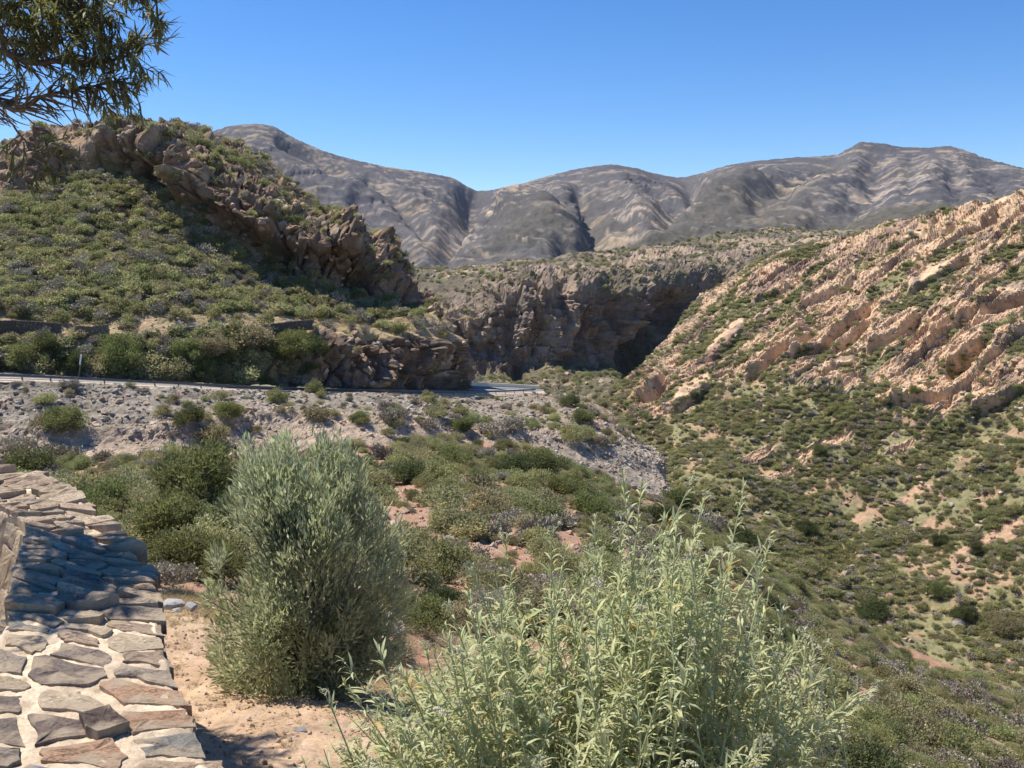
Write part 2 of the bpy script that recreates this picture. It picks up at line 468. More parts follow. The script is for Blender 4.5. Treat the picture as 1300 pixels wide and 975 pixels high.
# ---- left hill above the road
CL = [(-200, 262), (0, 244), (60, 220), (110, 214), (160, 226), (200, 240), (250, 272), (300, 310), (360, 335), (430, 358), (500, 380), (540, 400), (575, 432)]
def rel_left(P, N, px, py):
    cl = np.interp(px, [x for x, y in CL], [y for x, y in CL])
    above = cl - py                                      # px above the foot of the crags
    crag = sstep(-6, 8, above) * sstep(95, 45, above) * sstep(90, 170, px)
    upper = sstep(20, 60, above)
    d = 3.0 * fbm(P / 38, 4, 203)
    w1, w2, idw = worley(P / np.array([9, 9, 12.]) + .3 * fbm(P / 8, 2, 210)[:, None], 211)
    fw = facet(idw, worley.vec)
    e1, e2, ide = worley(P / np.array([3.4, 3.4, 4.2]) + .25 * fbm(P / 3, 2, 212)[:, None], 213)
    rockn = sstep(-.12, .22, fbm(P / 13, 3, 220) + .55 * crag + .16 * upper + .5 * blob(px, py, 60, 192, 100, 34, -10) - .12)
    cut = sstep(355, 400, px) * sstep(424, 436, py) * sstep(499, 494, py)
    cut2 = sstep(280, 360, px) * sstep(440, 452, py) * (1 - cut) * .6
    rock = np.clip(np.maximum(rockn * np.maximum(np.maximum(crag, .9 * sstep(.25, .6, blob(px, py, 60, 192, 100, 34, -10))), upper * .9 * sstep(60, 130, px + above * .2)), np.maximum(cut, cut2)), 0, 1)
    fe = facet(ide, worley.vec)
    d += crag * (4.6 * (idw - .45) + 4.6 * fw) + rock * (1.7 * (ide - .5) + 2.3 * fe - 1.3 * sstep(.12, 0, e2 - e1)) - crag * 2.0 * sstep(.10, 0, w2 - w1)
    br = np.clip(.55 + 1.5 * gnoise(np.c_[P[:, 0] / 17, 0 * px, P[:, 2] / 40], 261), 0, 1.5) * sstep(95, 150, px)
    d += br * (3.8 * sstep(14, 36, above) * sstep(78, 42, above) - 3.2 * np.exp(-((above - 12) / 11.0) ** 2))
    # overhanging brows above deep faces
    for cx, cy, rx, ry, h, ang in ((232, 232, 30, 22, 6, 35), (165, 205, 34, 16, -5, 25), (258, 268, 12, 26, 4, 0), (330, 300, 60, 26, -5, 30), (270, 250, 20, 30, -3, 20), (430, 300, 16, 34, 4, 0),
                              (455, 340, 26, 22, -3, 20), (475, 330, 12, 24, 3, 0), (400, 290, 30, 24, -3, 30), (520, 375, 20, 22, -3, 30)):
        d += h * blob(px, py, cx, cy, rx, ry, ang)
    s = P[:, 2] / 1.7 + .8 * fbm(P / 9, 2, 230)
    d += rock * .55 * (hash01(np.floor(s), 231) - .5)
    d += cut * (2.2 * ridged(np.c_[P[:, 0] / 5.5, P[:, 1] / 9, P[:, 2] / 14], 3, 233) - .4 + 1.2 * (idw - .5))
    d += (.35 + .5 * rock) * fbm(P / 1.8, 3, 240)
    # a bench held by the dry stone wall
    def extra(V, N2, px, py):
        n1 = fbm(P / 6, 4, 250)
        soil = mix(C3(.30, .185, .115), C3(.36, .255, .17), sstep(-.3, .3, fbm(P / 4, 3, 251)))
        soil = mix(soil, C3(.19, .165, .085), sstep(-.25, .2, n1))
        cr = mix(C3(.27, .175, .12), C3(.14, .098, .073), ide)
        cr = mix(cr, C3(.42, .33, .24), sstep(.1, .5, fbm(P / 5, 3, 252)) * .7)
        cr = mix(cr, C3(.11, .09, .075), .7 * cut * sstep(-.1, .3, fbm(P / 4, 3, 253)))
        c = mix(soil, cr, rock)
        veg = (1 - .9 * rock) * np.where(above > 0, .26, 1.0)
        bare = np.clip(blob(px, py, 330, 385, 90, 26) + blob(px, py, 420, 400, 60, 14) + .6 * blob(px, py, 170, 395, 40, 20) + blob(px, py, 10, 215, 60, 30) * .9, 0, 1)
        veg *= 1 - .75 * bare * sstep(-.3, .1, n1)
        terrace = sstep(15, 9, np.abs(py - 421)) + sstep(12, 6, np.abs(py - 413)) * sstep(340, 400, px)
        veg *= 1 - .93 * np.clip(terrace, 0, 1)
        veg *= 1 - .85 * sstep(.3, .6, blob(px, py, 60, 192, 100, 34, -10))
        veg = np.where((py > 424) & (py < 500), veg * (1 - .92 * cut) * np.where(py > 480, .4, 1.2), veg)
        c = mix(c, C3(.38, .29, .17), .6 * np.clip(terrace, 0, 1))
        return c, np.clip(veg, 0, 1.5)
    return d, extra
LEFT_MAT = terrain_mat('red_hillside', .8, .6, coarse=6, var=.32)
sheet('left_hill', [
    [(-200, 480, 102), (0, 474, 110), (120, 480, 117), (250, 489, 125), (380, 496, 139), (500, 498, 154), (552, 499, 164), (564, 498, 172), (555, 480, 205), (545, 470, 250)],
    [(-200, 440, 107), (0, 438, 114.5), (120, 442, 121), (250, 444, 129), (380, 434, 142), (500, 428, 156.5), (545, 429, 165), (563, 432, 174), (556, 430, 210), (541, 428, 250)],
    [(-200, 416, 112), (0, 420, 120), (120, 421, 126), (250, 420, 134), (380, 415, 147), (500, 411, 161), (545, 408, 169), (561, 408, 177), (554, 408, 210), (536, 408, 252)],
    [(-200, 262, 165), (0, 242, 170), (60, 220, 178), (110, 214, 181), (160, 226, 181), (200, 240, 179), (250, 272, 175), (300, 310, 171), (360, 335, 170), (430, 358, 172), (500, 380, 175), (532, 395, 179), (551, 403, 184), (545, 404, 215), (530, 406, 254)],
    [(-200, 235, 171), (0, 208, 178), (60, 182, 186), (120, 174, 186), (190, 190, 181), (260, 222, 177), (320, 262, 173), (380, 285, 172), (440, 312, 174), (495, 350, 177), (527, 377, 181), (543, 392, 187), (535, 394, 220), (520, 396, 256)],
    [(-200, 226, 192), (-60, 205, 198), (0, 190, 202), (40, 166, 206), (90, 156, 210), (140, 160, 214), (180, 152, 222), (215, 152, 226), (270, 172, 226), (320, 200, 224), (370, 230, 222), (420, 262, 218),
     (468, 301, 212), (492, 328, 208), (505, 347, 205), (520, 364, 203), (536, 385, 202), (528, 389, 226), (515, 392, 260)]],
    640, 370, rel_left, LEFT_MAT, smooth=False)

# ---- rocky right hill and its green lower slope
def _across():
    a = place(960, 470, 232); b = place(1110, 380, 246)
    al = (b - a) / np.linalg.norm(b - a)
    n = np.array([-.30, -.62, .72])
    n -= al * (n @ al); n /= np.linalg.norm(n)
    ac = np.cross(al, n); ac /= np.linalg.norm(ac)
    if ac[2] > 0: ac = -ac
    return al, ac
AL, AC = _across()
def rel_right(P, N, px, py):
    foot = np.interp(px, [760, 800, 840, 900, 960, 1040, 1130, 1200, 1260, 1300, 1400], [530, 535, 530, 500, 475, 505, 520, 535, 520, 510, 500])
    up = foot - py
    hi = sstep(-12, 14, up)
    d = 4.0 * fbm(P / 45, 4, 303)
    h1, f1, L1 = layers(P, AC, AL, 5.6, 34, 310, .2)
    h2, f2, L2 = layers(P, AC, AL, 2.1, 11.0, 320, .28)
    h3, f3, L3 = layers(P, AC, AL, .85, 3.6, 330, .4)
    aniso = np.c_[P @ AC / 6, P @ AL / 20, (P @ np.cross(AC, AL)) / 12]
    rn = fbm(aniso, 4, 340)
    reg = np.clip(blob(px, py, 1190, 440, 130, 60, -25) + blob(px, py, 1270, 480, 90, 40, -20) + .8 * blob(px, py, 1010, 430, 70, 26, -32) + 1.0 * blob(px, py, 835, 490, 40, 38) + .6 * blob(px, py, 1100, 330, 170, 30, -20)
                  + .8 * blob(px, py, 1270, 300, 90, 40, -20) + .35 * blob(px, py, 990, 350, 60, 24), 0, 1.3)
    green = np.clip(blob(px, py, 930, 430, 50, 40) * .7 + .9 * blob(px, py, 1200, 352, 90, 16, -22) + .6 * blob(px, py, 1120, 420, 60, 12, -30) + .7 * blob(px, py, 960, 390, 60, 14, -20), 0, 1)
    rock = sstep(-.06, .10, rn + .30 * gnoise(aniso * 2.7, 341) + .36 * reg - .33 * green + .02) * hi
    low = np.clip(blob(px, py, 1050, 560, 60, 8, -25) + blob(px, py, 955, 580, 40, 7, -22) + blob(px, py, 985, 600, 36, 7, -20) + .7 * blob(px, py, 1150, 555, 70, 8, -18), 0, 1)
    rock = np.maximum(rock, sstep(.45, .75, low + .5 * rn))
    NN = np.cross(AC, AL)
    fr = np.c_[P @ AC / 1.9, P @ AL / 10.5, P @ NN / 4.5] + .22 * np.c_[fbm(P / 4, 2, 345), fbm(P / 4, 2, 346), fbm(P / 4, 2, 347)]
    w1, w2, idw = worley(fr, 348)
    fw = facet(idw, worley.vec)
    v1, v2, idv = worley(fr * np.array([2.2, 2.9, 2.0]) + 7.1, 349)
    amp = np.clip(.25 + .9 * reg + .8 * fbm(P / 22, 2, 352), .15, 1.4)
    d += rock * (amp * (.8 * (h1 - .4) + 1.0 * (L1 - .4) + 1.4 * f1 ** 1.6 * (L1 > .45) + .45 * f2 * (L2 > .5)) + .4 * (idw - .5) + .85 * fw + .2 * (idv - .5) + .45 * facet(idv, worley.vec) - .6 * sstep(.12, 0, w2 - w1) - .3 * sstep(.12, 0, v2 - v1) + .3 * f3)
    # the big slabs, each with a dark slot under its lower edge
    for line, hgt, dep, w in (([(945, 478), (985, 448), (1010, 436), (1032, 428)], 3.4, 3.5, 5), ([(1000, 455), (1040, 440), (1078, 410), (1108, 384)], 4.2, 4.5, 7), ([(1052, 452), (1080, 428), (1105, 405)], 3.2, 3.5, 5),
                              ([(1100, 442), (1135, 430), (1172, 408)], 4.0, 4.0, 7), ([(1040, 482), (1070, 468), (1090, 466)], 2.8, 3.5, 5), ([(1200, 472), (1230, 456), (1258, 440)], 4.4, 4.5, 8), ([(1125, 515), (1165, 508), (1212, 500)], 3.0, 2.6, 5),
                              ([(1230, 520), (1270, 502), (1310, 484)], 3.6, 3.6, 6), ([(1245, 400), (1275, 384), (1310, 372)], 3.4, 3.4, 6), ([(1150, 372), (1190, 352), (1235, 330)], 2.8, 2.6, 5), ([(1010, 392), (1050, 368), (1090, 350)], 2.6, 2.4, 4),
                              ([(890, 452), (925, 432), (948, 414)], 2.4, 2.4, 4), ([(1110, 318), (1160, 302), (1215, 286)], 3.0, 2.6, 4), ([(1180, 430), (1215, 415), (1240, 398)], 3.0, 3.0, 6), ([(800, 505), (830, 495), (850, 470)], 3.4, 3.0, 6), ([(850, 515), (880, 500), (905, 488)], 2.6, 2.6, 5),
                              ([(950, 378), (985, 362), (1020, 345)], 2.2, 2.2, 4), ([(1235, 288), (1265, 276), (1300, 262)], 3.0, 2.6, 4)):
        wl = [(x, y) for x, y in line]
        dd, sd = seg_dist(px + 4 * gnoise(P / 9, 371), py + 5 * gnoise(P / 10, 372), wl)
        endf = sstep(0, 8, px - line[0][0]) * sstep(0, 8, line[-1][0] - px)
        x_ = sd * dd; k_ = sstep(-1.5, 3.0, x_)
        d += endf * ((1 - k_) * .6 * hgt * np.exp(-dd / 15) - k_ * .7 * dep * np.exp(-((dd - w * .6) / w) ** 2))
        slab = endf * (sd < 0) * np.exp(-(dd / 16) ** 2); rock = np.maximum(rock, sstep(.25, .5, slab))
    d += (.35 + .15 * rock) * fbm(P / 2.6, 3, 350) + rock * .18 * fbm(P / .9, 2, 351)
    # rills in the lower slope
    d -= (1 - hi) * 1.6 * ridged(np.c_[P[:, 0] / 26, P[:, 1] / 40, P[:, 2] / 40], 3, 355)
    def extra(V, N2, px, py):
        cr = mix(C3(.60, .43, .28), C3(.51, .35, .225), h2)
        cr = mix(cr, C3(.52, .40, .28), .8 * sstep(.55, .9, h3) * sstep(-.1, .3, rn))
        cr = mix(cr, C3(.20, .15, .12), .75 * sstep(.18, .5, fbm(P / 7, 3, 360)))
        cr = mix(cr, C3(.20, .13, .11), .7 * (L1 < .15))
        soil = mix(C3(.34, .235, .15), C3(.215, .20, .105), sstep(-.2, .1, fbm(P / 7, 4, 361) + .1))
        soil = mix(soil, C3(.17, .16, .08), hi * .6)
        c = mix(soil, cr, rock)
        n = fbm(P / 16, 4, 370)
        bare = np.clip(blob(px, py, 1165, 610, 40, 12, -25) + blob(px, py, 1180, 655, 14, 12) + blob(px, py, 1240, 690, 60, 10, -25) + blob(px, py, 1285, 680, 20, 30) + blob(px, py, 1060, 715, 16, 14)
                       + .8 * blob(px, py, 1100, 640, 40, 16, -20) + .7 * blob(px, py, 1075, 560, 40, 8, -20), 0, 1)
        c = mix(c, C3(.40, .26, .175), .9 * sstep(.55, .8, bare + .3 * fbm(P / 4, 3, 371)) * (1 - rock))
        veg = (1 - .95 * rock) * sstep(-.75, -.2, n + .25) * (.35 + 1.3 * sstep(-.25, .3, fbm(P / 10, 3, 373))) * (1 - .85 * sstep(.55, .85, bare + .2 * n))
        return c, veg
    return d, extra
RIGHT_MAT = terrain_mat('orange_sandstone_hill', 1.1, .6, coarse=8, var=.3)
sheet('right_hill', [
    [(740, 600, 215), (790, 625, 190), (850, 660, 165), (910, 720, 140), (980, 800, 118), (1060, 900, 98), (1150, 990, 82), (1300, 1080, 68), (1550, 1180, 60)],
    [(752, 560, 240), (800, 580, 215), (850, 620, 195), (905, 665, 178), (970, 715, 165), (1060, 780, 150), (1180, 850, 135), (1320, 900, 122), (1550, 960, 108)],
    [(768, 520, 255), (815, 545, 232), (880, 580, 212), (940, 615, 198), (1010, 655, 186), (1100, 695, 173), (1220, 740, 160), (1350, 770, 148), (1550, 800, 134)],
    [(781, 487, 268), (830, 505, 248), (900, 527, 232), (970, 556, 218), (1040, 576, 207), (1130, 590, 197), (1230, 603, 186), (1350, 608, 172), (1550, 606, 156)],
    [(808, 460, 285), (860, 458, 268), (930, 470, 252), (1000, 480, 240), (1080, 490, 229), (1160, 495, 218), (1250, 490, 207), (1350, 478, 194), (1550, 455, 176)],
    [(850, 420, 305), (895, 410, 290), (960, 406, 277), (1030, 400, 266), (1110, 395, 254), (1190, 390, 242), (1270, 380, 230), (1360, 366, 216), (1550, 330, 198)],
    [(878, 390, 325), (915, 370, 312), (985, 346, 302), (1060, 331, 291), (1140, 318, 278), (1220, 300, 264), (1290, 285, 252), (1370, 266, 238), (1550, 230, 218)],
    [(902, 369, 342), (940, 341, 334), (1005, 316, 322), (1090, 300, 310), (1180, 276, 296), (1250, 263, 284), (1300, 246, 274), (1380, 222, 262), (1550, 190, 240)]],
    530, 530, rel_right, RIGHT_MAT, smooth=False)

# ---- rubble embankment under the road
def rel_bank(P, N, px, py):
    d = .9 * fbm(P / 16, 4, 403)
    line, sd = seg_dist(px, py, [(-200, 540), (80, 552), (200, 548), (290, 535), (380, 527), (480, 535), (600, 548), (700, 556), (780, 575), (830, 590)])
    d += .9 * np.exp(-(line / 8) ** 2)                       # the bench
    w1, w2, idw = worley(P / 1.15, 411)
    v1, v2, idv = worley(P / .5, 412)
    face = sstep(-4, 6, py - np.interp(px, [-200, 80, 200, 290, 380, 480, 600, 700, 780, 830], [540, 552, 548, 535, 527, 535, 548, 556, 575, 590]))
    rough = .35 + .65 * sstep(-.1, .3, fbm(P / 7, 3, 420))
    crack = sstep(0, .25, w2 - w1)
    d += rough * (.34 * (idw - .4) * crack + .14 * (idv - .5))
    d += .12 * fbm(P / .7, 3, 421)
    road = sstep(1.0, 0, 0 * px)
    def extra(V, N2, px, py):
        grey = mix(C3(.17, .148, .12), C3(.32, .28, .225), idw)
        tan = mix(C3(.34, .262, .19), C3(.44, .35, .26), idv)
        t = np.clip(face * .9 + blob(px, py, 300, 565, 160, 30) + .8 * blob(px, py, 740, 545, 70, 20) + .35 * fbm(P / 6, 3, 431), 0, 1)
        c = mix(grey, tan, t)
        right = sstep(600, 690, px) * sstep(555, 575, py)
        c = mix(c, mix(C3(.21, .18, .15), C3(.36, .31, .25), idw), .75 * right)
        c = mix(c, C3(.11, .09, .075), .6 * sstep(.1, .4, fbm(P / 2.2, 3, 433)) * (1 - .5 * face))
        red = blob(px, py, 765, 530, 26, 16)
        c = mix(c, C3(.27, .16, .11), .7 * red)
        veg = np.exp(-((line - 2) / 14) ** 2) * sstep(200, 420, px) + .25 * (1 - face) + .5 * blob(px, py, 730, 520, 40, 26) + .05
        veg *= (1 - .9 * right)
        return c, veg
    return d, extra
BANK_MAT = terrain_mat('rubble_bank', .35, .7, coarse=3, var=.35)
sheet('embankment', [
    [(-200, 700, 78), (0, 690, 79), (150, 680, 83), (300, 660, 90), (480, 640, 98), (600, 650, 107), (700, 665, 115), (790, 690, 119), (880, 720, 121), (870, 690, 150), (850, 660, 180)],
    [(-200, 610, 86), (0, 600, 88), (150, 595, 93), (300, 585, 100), (480, 575, 109), (600, 580, 119), (700, 595, 125), (790, 620, 128), (852, 640, 130), (850, 630, 155), (830, 600, 190)],
    [(-200, 548, 93), (0, 545, 96), (150, 542, 101), (300, 533, 109), (400, 525, 117), (500, 532, 124), (600, 546, 131), (700, 556, 135), (780, 570, 139), (832, 590, 141), (838, 585, 165), (815, 560, 195)],
    [(-200, 520, 95.5), (0, 517, 99), (150, 518, 105), (300, 515, 114), (400, 514, 123), (500, 518, 132), (600, 524, 143), (700, 528, 150), (770, 536, 152), (803, 555, 153), (805, 555, 175), (790, 540, 200)],
    [(-200, 487, 98), (0, 483, 103), (120, 488, 109), (250, 494, 117), (380, 499, 130), (500, 501, 143), (600, 503, 158), (680, 500, 170), (735, 505, 175), (765, 512, 177), (772, 520, 190), (765, 520, 210)]],
    650, 190, rel_bank, BANK_MAT, back=.09, backd=1.14, smooth=False)

# ---- scrubby hollow between the viewpoint and the embankment
def rel_hollow(P, N, px, py):
    d = .7 * fbm(P / 14, 4, 503) + .25 * fbm(P / 3.5, 3, 504)
    w1, w2, idw = worley(P / .45, 505)
    d += .10 * (idw - .5) * sstep(0, .2, w2 - w1)
    d += .05 * fbm(P / .3, 2, 506)
    def extra(V, N2, px, py):
        n = fbm(P / 5, 4, 510)
        soil = mix(C3(.36, .20, .13), C3(.31, .19, .13), sstep(-.3, .3, fbm(P / 2, 3, 511)))
        soil = mix(soil, C3(.19, .15, .11), .7 * sstep(.12, .4, n))
        c = mix(soil, C3(.42, .30, .22), .5 * sstep(.6, .95, idw))
        bare = np.clip(blob(px, py, 570, 690, 60, 50, 60) + blob(px, py, 720, 690, 60, 26, 20) + blob(px, py, 540, 760, 40, 40) + .5 * blob(px, py, 600, 620, 30, 14) + blob(px, py, 480, 800, 40, 40), 0, 1)
        veg = (1.0 - .88 * bare) * sstep(-.55, -.1, n + .1)
        return c, veg
    return d, extra
HOL_MAT = terrain_mat('red_scree_soil', .16, .7, coarse=1.6, var=.32)
sheet('hollow_slope', [
    [(-300, 840, 8.5), (0, 830, 9), (150, 800, 9.6), (300, 810, 9.6), (480, 870, 9.5), (650, 990, 9), (850, 1150, 8), (1100, 1300, 8), (1550, 1400, 8)],
    [(-300, 745, 17), (0, 735, 18), (150, 745, 16), (300, 755, 17), (480, 790, 17.5), (600, 850, 17), (700, 890, 17), (850, 960, 17), (1050, 1080, 17), (1200, 1150, 17), (1550, 1250, 17)],
    [(-300, 690, 31), (0, 685, 32), (150, 690, 31), (300, 695, 32), (480, 720, 32), (600, 745, 32), (700, 765, 33), (780, 790, 34), (850, 820, 35), (930, 860, 36), (1050, 920, 36), (1200, 990, 35), (1550, 1100, 33)],
    [(-300, 640, 52), (0, 635, 53), (150, 640, 53), (300, 645, 54), (480, 640, 56), (600, 655, 57), (700, 672, 59), (780, 700, 61), (850, 730, 63), (930, 770, 64), (1050, 840, 64), (1200, 910, 62), (1550, 1030, 56)],
    [(-300, 600, 80), (0, 590, 82), (150, 585, 86), (300, 580, 92), (480, 566, 101), (600, 566, 110), (700, 585, 117), (780, 615, 121), (850, 645, 122), (930, 690, 118), (1050, 770, 108), (1200, 850, 98), (1550, 980, 84)]],
    540, 240, rel_hollow, HOL_MAT, back=.16)

# ---- viewpoint ground
def gz(px):
    return px
def rel_near(P, N, px, py):
    d = .05 * fbm(P / 1.6, 3, 603) + .012 * fbm(P / .22, 3, 604)
    w1, w2, idw = worley(P / .045, 605)
    v1, v2, idv = worley(P / .018, 607)
    d += .010 * (idw - .3) * sstep(0, .2, w2 - w1) + .004 * (idv - .4) + .004 * fbm(P / .03, 2, 608)
    def extra(V, N2, px, py):
        c = mix(C3(.47, .335, .22), C3(.40, .275, .18), sstep(-.3, .3, fbm(P / .5, 4, 610)))
        c = mix(c, C3(.47, .34, .25), .8 * sstep(.7, .95, idw))
        c = mix(c, C3(.24, .17, .12), .8 * sstep(.0, .2, hash01(np.floor(idw * 999), 5) * -1 + .2))
        straw = np.clip(blob(px, py, 245, 770, 60, 34) + blob(px, py, 490, 850, 50, 40), 0, 1)
        c = mix(c, C3(.46, .36, .235), .7 * straw)
        return c, straw
    return d, extra
NEAR_MAT = terrain_mat('gravel_ground', .02, .6, coarse=.25, var=.3)
sheet('ground', [
    [(-1100, 1900, .9), (-300, 1900, .9), (650, 1900, .9), (1300, 1900, .9), (2300, 1900, .9)],
    [(-800, 1150, 2.1), (0, 1150, 2.1), (400, 1150, 2.1), (650, 1150, 2.1), (1000, 1180, 2.1), (1800, 1270, 2.1)],
    [(-900, 985, 3.0), (0, 985, 3.0), (300, 985, 3.0), (650, 1000, 3.0), (1000, 1050, 3.0), (1900, 1150, 3.0)],
    [(-700, 880, 4.2), (0, 880, 4.2), (300, 882, 4.2), (450, 900, 4.15), (650, 935, 4.0), (1000, 1020, 4.0), (1700, 1120, 4.0)],
    [(-600, 790, 5.9), (0, 790, 5.9), (250, 795, 5.8), (400, 840, 5.2), (550, 890, 5.2), (800, 980, 5.2), (1600, 1110, 5.2)],
    [(-600, 745, 7.4), (0, 742, 7.4), (200, 748, 7.2), (300, 785, 6.7), (420, 830, 6.3), (550, 880, 6.2), (800, 980, 6.2), (1600, 1110, 6.2)]],
    560, 240, rel_near, NEAR_MAT, back=.5, backd=1.6)

# ------------------------------------------------------------------ plants: meshes
def foliage_mat(name, col, var=.25, hue=.03, transl=.48, rough=.6, spec=.3):
    m, nt, b = new_mat(name)
    N, L = nt.nodes, nt.links
    at = N.new('ShaderNodeAttribute'); at.attribute_name = 'Col'
    oi = N.new('ShaderNodeObjectInfo')
    hs = N.new('ShaderNodeHueSaturation')
    hs.inputs['Color'].default_value = (*col, 1)
    mh = N.new('ShaderNodeMapRange'); mh.inputs[3].default_value = .5 - hue; mh.inputs[4].default_value = .5 + hue
    mv = N.new('ShaderNodeMapRange'); mv.inputs[3].default_value = 1 - var; mv.inputs[4].default_value = 1 + var
    mul = N.new('ShaderNodeMath'); mul.operation = 'MULTIPLY'; mul.inputs[1].default_value = 7.13
    fr = N.new('ShaderNodeMath'); fr.operation = 'FRACT'
    L.new(oi.outputs['Random'], mh.inputs[0]); L.new(oi.outputs['Random'], mul.inputs[0]); L.new(mul.outputs[0], fr.inputs[0]); L.new(fr.outputs[0], mv.inputs[0])
    L.new(mh.outputs[0], hs.inputs['Hue']); L.new(mv.outputs[0], hs.inputs['Value'])
    mx = N.new('ShaderNodeMix'); mx.data_type = 'RGBA'; mx.blend_type = 'MULTIPLY'; mx.inputs[0].default_value = 1
    L.new(hs.outputs[0], mx.inputs[6]); L.new(at.outputs['Color'], mx.inputs[7])
    L.new(mx.outputs[2], b.inputs['Base Color'])
    b.inputs['Roughness'].default_value = rough
    b.inputs['Specular IOR Level'].default_value = spec
    if transl:
        tr = N.new('ShaderNodeBsdfTranslucent')
        L.new(mx.outputs[2], tr.inputs['Color'])
        ms = N.new('ShaderNodeMixShader'); ms.inputs[0].default_value = transl
        L.new(b.outputs[0], ms.inputs[1]); L.new(tr.outputs[0], ms.inputs[2])
        L.new(ms.outputs[0], nt.nodes['Material Output'].inputs[0])
    return m

def unit(v):
    return v / (np.linalg.norm(v, axis=-1, keepdims=True) + 1e-9)

def leaf_quads(pos, dirs, ln, wd, rng, bend=0.0):
    """one diamond per leaf"""
    n = len(pos)
    side = unit(np.cross(dirs, unit(rng.normal(size=(n, 3)))))
    nor = np.cross(side, dirs)
    ln = np.broadcast_to(ln, n)[:, None]; wd = np.broadcast_to(wd, n)[:, None]
    a = pos
    b = pos + dirs * ln * .5 + side * wd * .5 + nor * ln * bend
    c = pos + dirs * ln
    e = pos + dirs * ln * .5 - side * wd * .5 + nor * ln * bend
    V = np.stack([a, b, c, e], 1).reshape(-1, 3)
    return V, np.arange(4 * n).reshape(n, 4)

def shrub_mesh(name, seed, mat, n_leaf, ln, wd, n_clump=14, flat=1.0, upright=.3, spread=.42, open_=.0, twiggy=False):
    """a shrub of unit radius standing on the origin: leaf clumps set round an uneven dome"""
    rng = np.random.default_rng(seed)
    ph = rng.uniform(0, 2 * np.pi, n_clump); ct = rng.uniform(.0, 1, n_clump) ** .8
    rr = rng.uniform(.35, .78, n_clump)
    st = np.sqrt(1 - ct ** 2)
    cen = np.c_[rr * st * np.cos(ph), rr * st * np.sin(ph), flat * (.25 + .62 * rr * ct / .7)]
    rad = rng.uniform(.7, 1.25, n_clump) * spread
    k = rng.choice(n_clump, n_leaf, p=rad ** 2 / (rad ** 2).sum())
    o = unit(rng.normal(size=(n_leaf, 3)))
    pos = cen[k] + o * rad[k][:, None] * rng.uniform(.55 - open_, 1.0, n_leaf)[:, None] * np.array([1, 1, .85])
    pos[:, 2] = np.where(pos[:, 2] < .03, rng.uniform(.02, .3, n_leaf), pos[:, 2])
    dirs = unit(o * .7 + np.array([0, 0, upright]) + rng.normal(size=(n_leaf, 3)) * .6)
    V, Fc = leaf_quads(pos - dirs * ln * .4, dirs, ln * rng.uniform(.7, 1.3, n_leaf), wd * rng.uniform(.7, 1.3, n_leaf), rng, .06)
    tint = rng.uniform(.65, 1.3, n_leaf) * (0.8 + .4 * rng.random(n_clump))[k]
    cols = np.repeat(np.stack([tint * rng.uniform(.92, 1.1, n_leaf), tint, tint * rng.uniform(.85, 1.1, n_leaf)], 1), 4, 0)
    return mesh_from(name, V, Fc, mat, False, cols)

def stem_tubes(paths, radii, sides=5):
    """paths: list of (n,3) arrays with matching radii arrays -> one mesh"""
    V, Fc, off = [], [], 0
    for p, r in zip(paths, radii):
        p = np.asarray(p, float); n = len(p)
        t = unit(np.gradient(p, axis=0))
        ref = np.array([0, 0, 1.]) if abs(t[0][2]) < .9 else np.array([1., 0, 0])
        u = unit(np.cross(t, ref)); w = np.cross(t, u)
        a = np.linspace(0, 2 * np.pi, sides, endpoint=False)
        ring = p[:, None] + np.asarray(r)[:, None, None] * (np.cos(a)[None, :, None] * u[:, None] + np.sin(a)[None, :, None] * w[:, None])
        V.append(ring.reshape(-1, 3))
        i = np.arange((n - 1) * sides); q, s = i // sides, i % sides
        Fc.append(np.stack([q * sides + s, q * sides + (s + 1) % sides, (q + 1) * sides + (s + 1) % sides, (q + 1) * sides + s], 1) + off)
        off += n * sides
    return np.concatenate(V), np.concatenate(Fc)

M_OLIVE = foliage_mat('olive_green_leaves', (.325, .308, .165), .28, .03)
M_GREEN = foliage_mat('deep_green_leaves', (.275, .285, .125), .25, .025)
M_YELL = foliage_mat('yellow_green_leaves', (.37, .36, .175), .22, .02)
M_GREY = foliage_mat('dry_grey_twigs', (.320, .285, .225), .25, .03, .1)
M_DARK = foliage_mat('dark_green_leaves', (.135, .150, .062), .2, .02)
M_BUSH = foliage_mat('bush_leaves', (.185, .205, .075), .22, .02)
M_BUSHD = foliage_mat('dark_bush_leaves', (.115, .135, .050), .2, .02)
M_BARK = terrain_mat('bark', .02, .5, coarse=.2)
M_STRAW = foliage_mat('dry_grass_blades', (.44, .34, .20), .25, .02, .3)

FAR_T = []                                # templates for the small scrub of the slopes: (mesh, kind)
for i, (m, up, op) in enumerate(((M_OLIVE, .3, .1), (M_OLIVE, .5, .2), (M_GREEN, .3, .1), (M_GREEN, .4, .1), (M_YELL, .4, .2), (M_GREY, .6, .3), (M_GREY, .5, .4), (M_DARK, .3, .1))):
    FAR_T.append(shrub_mesh('scrub_%s' % m.name, 900 + i, m, 650, .19, .10, 11, .85 + .1 * (i % 3), up, .48, op))
MID_T = []
for i, (m, up, op, fl) in enumerate(((M_OLIVE, .3, .15, .85), (M_GREEN, .4, .15, 1.0), (M_YELL, .5, .2, .9), (M_GREY, .6, .4, .75), (M_DARK, .3, .1, .95), (M_GREY, .7, .45, .9), (M_OLIVE, .5, .2, 1.05), (M_GREEN, .3, .1, .8))):
    MID_T.append(shrub_mesh('shrub_%s' % m.name, 940 + i, m, 1900, .125, .06, 18, fl, up, .40, op))
BIG_T = []
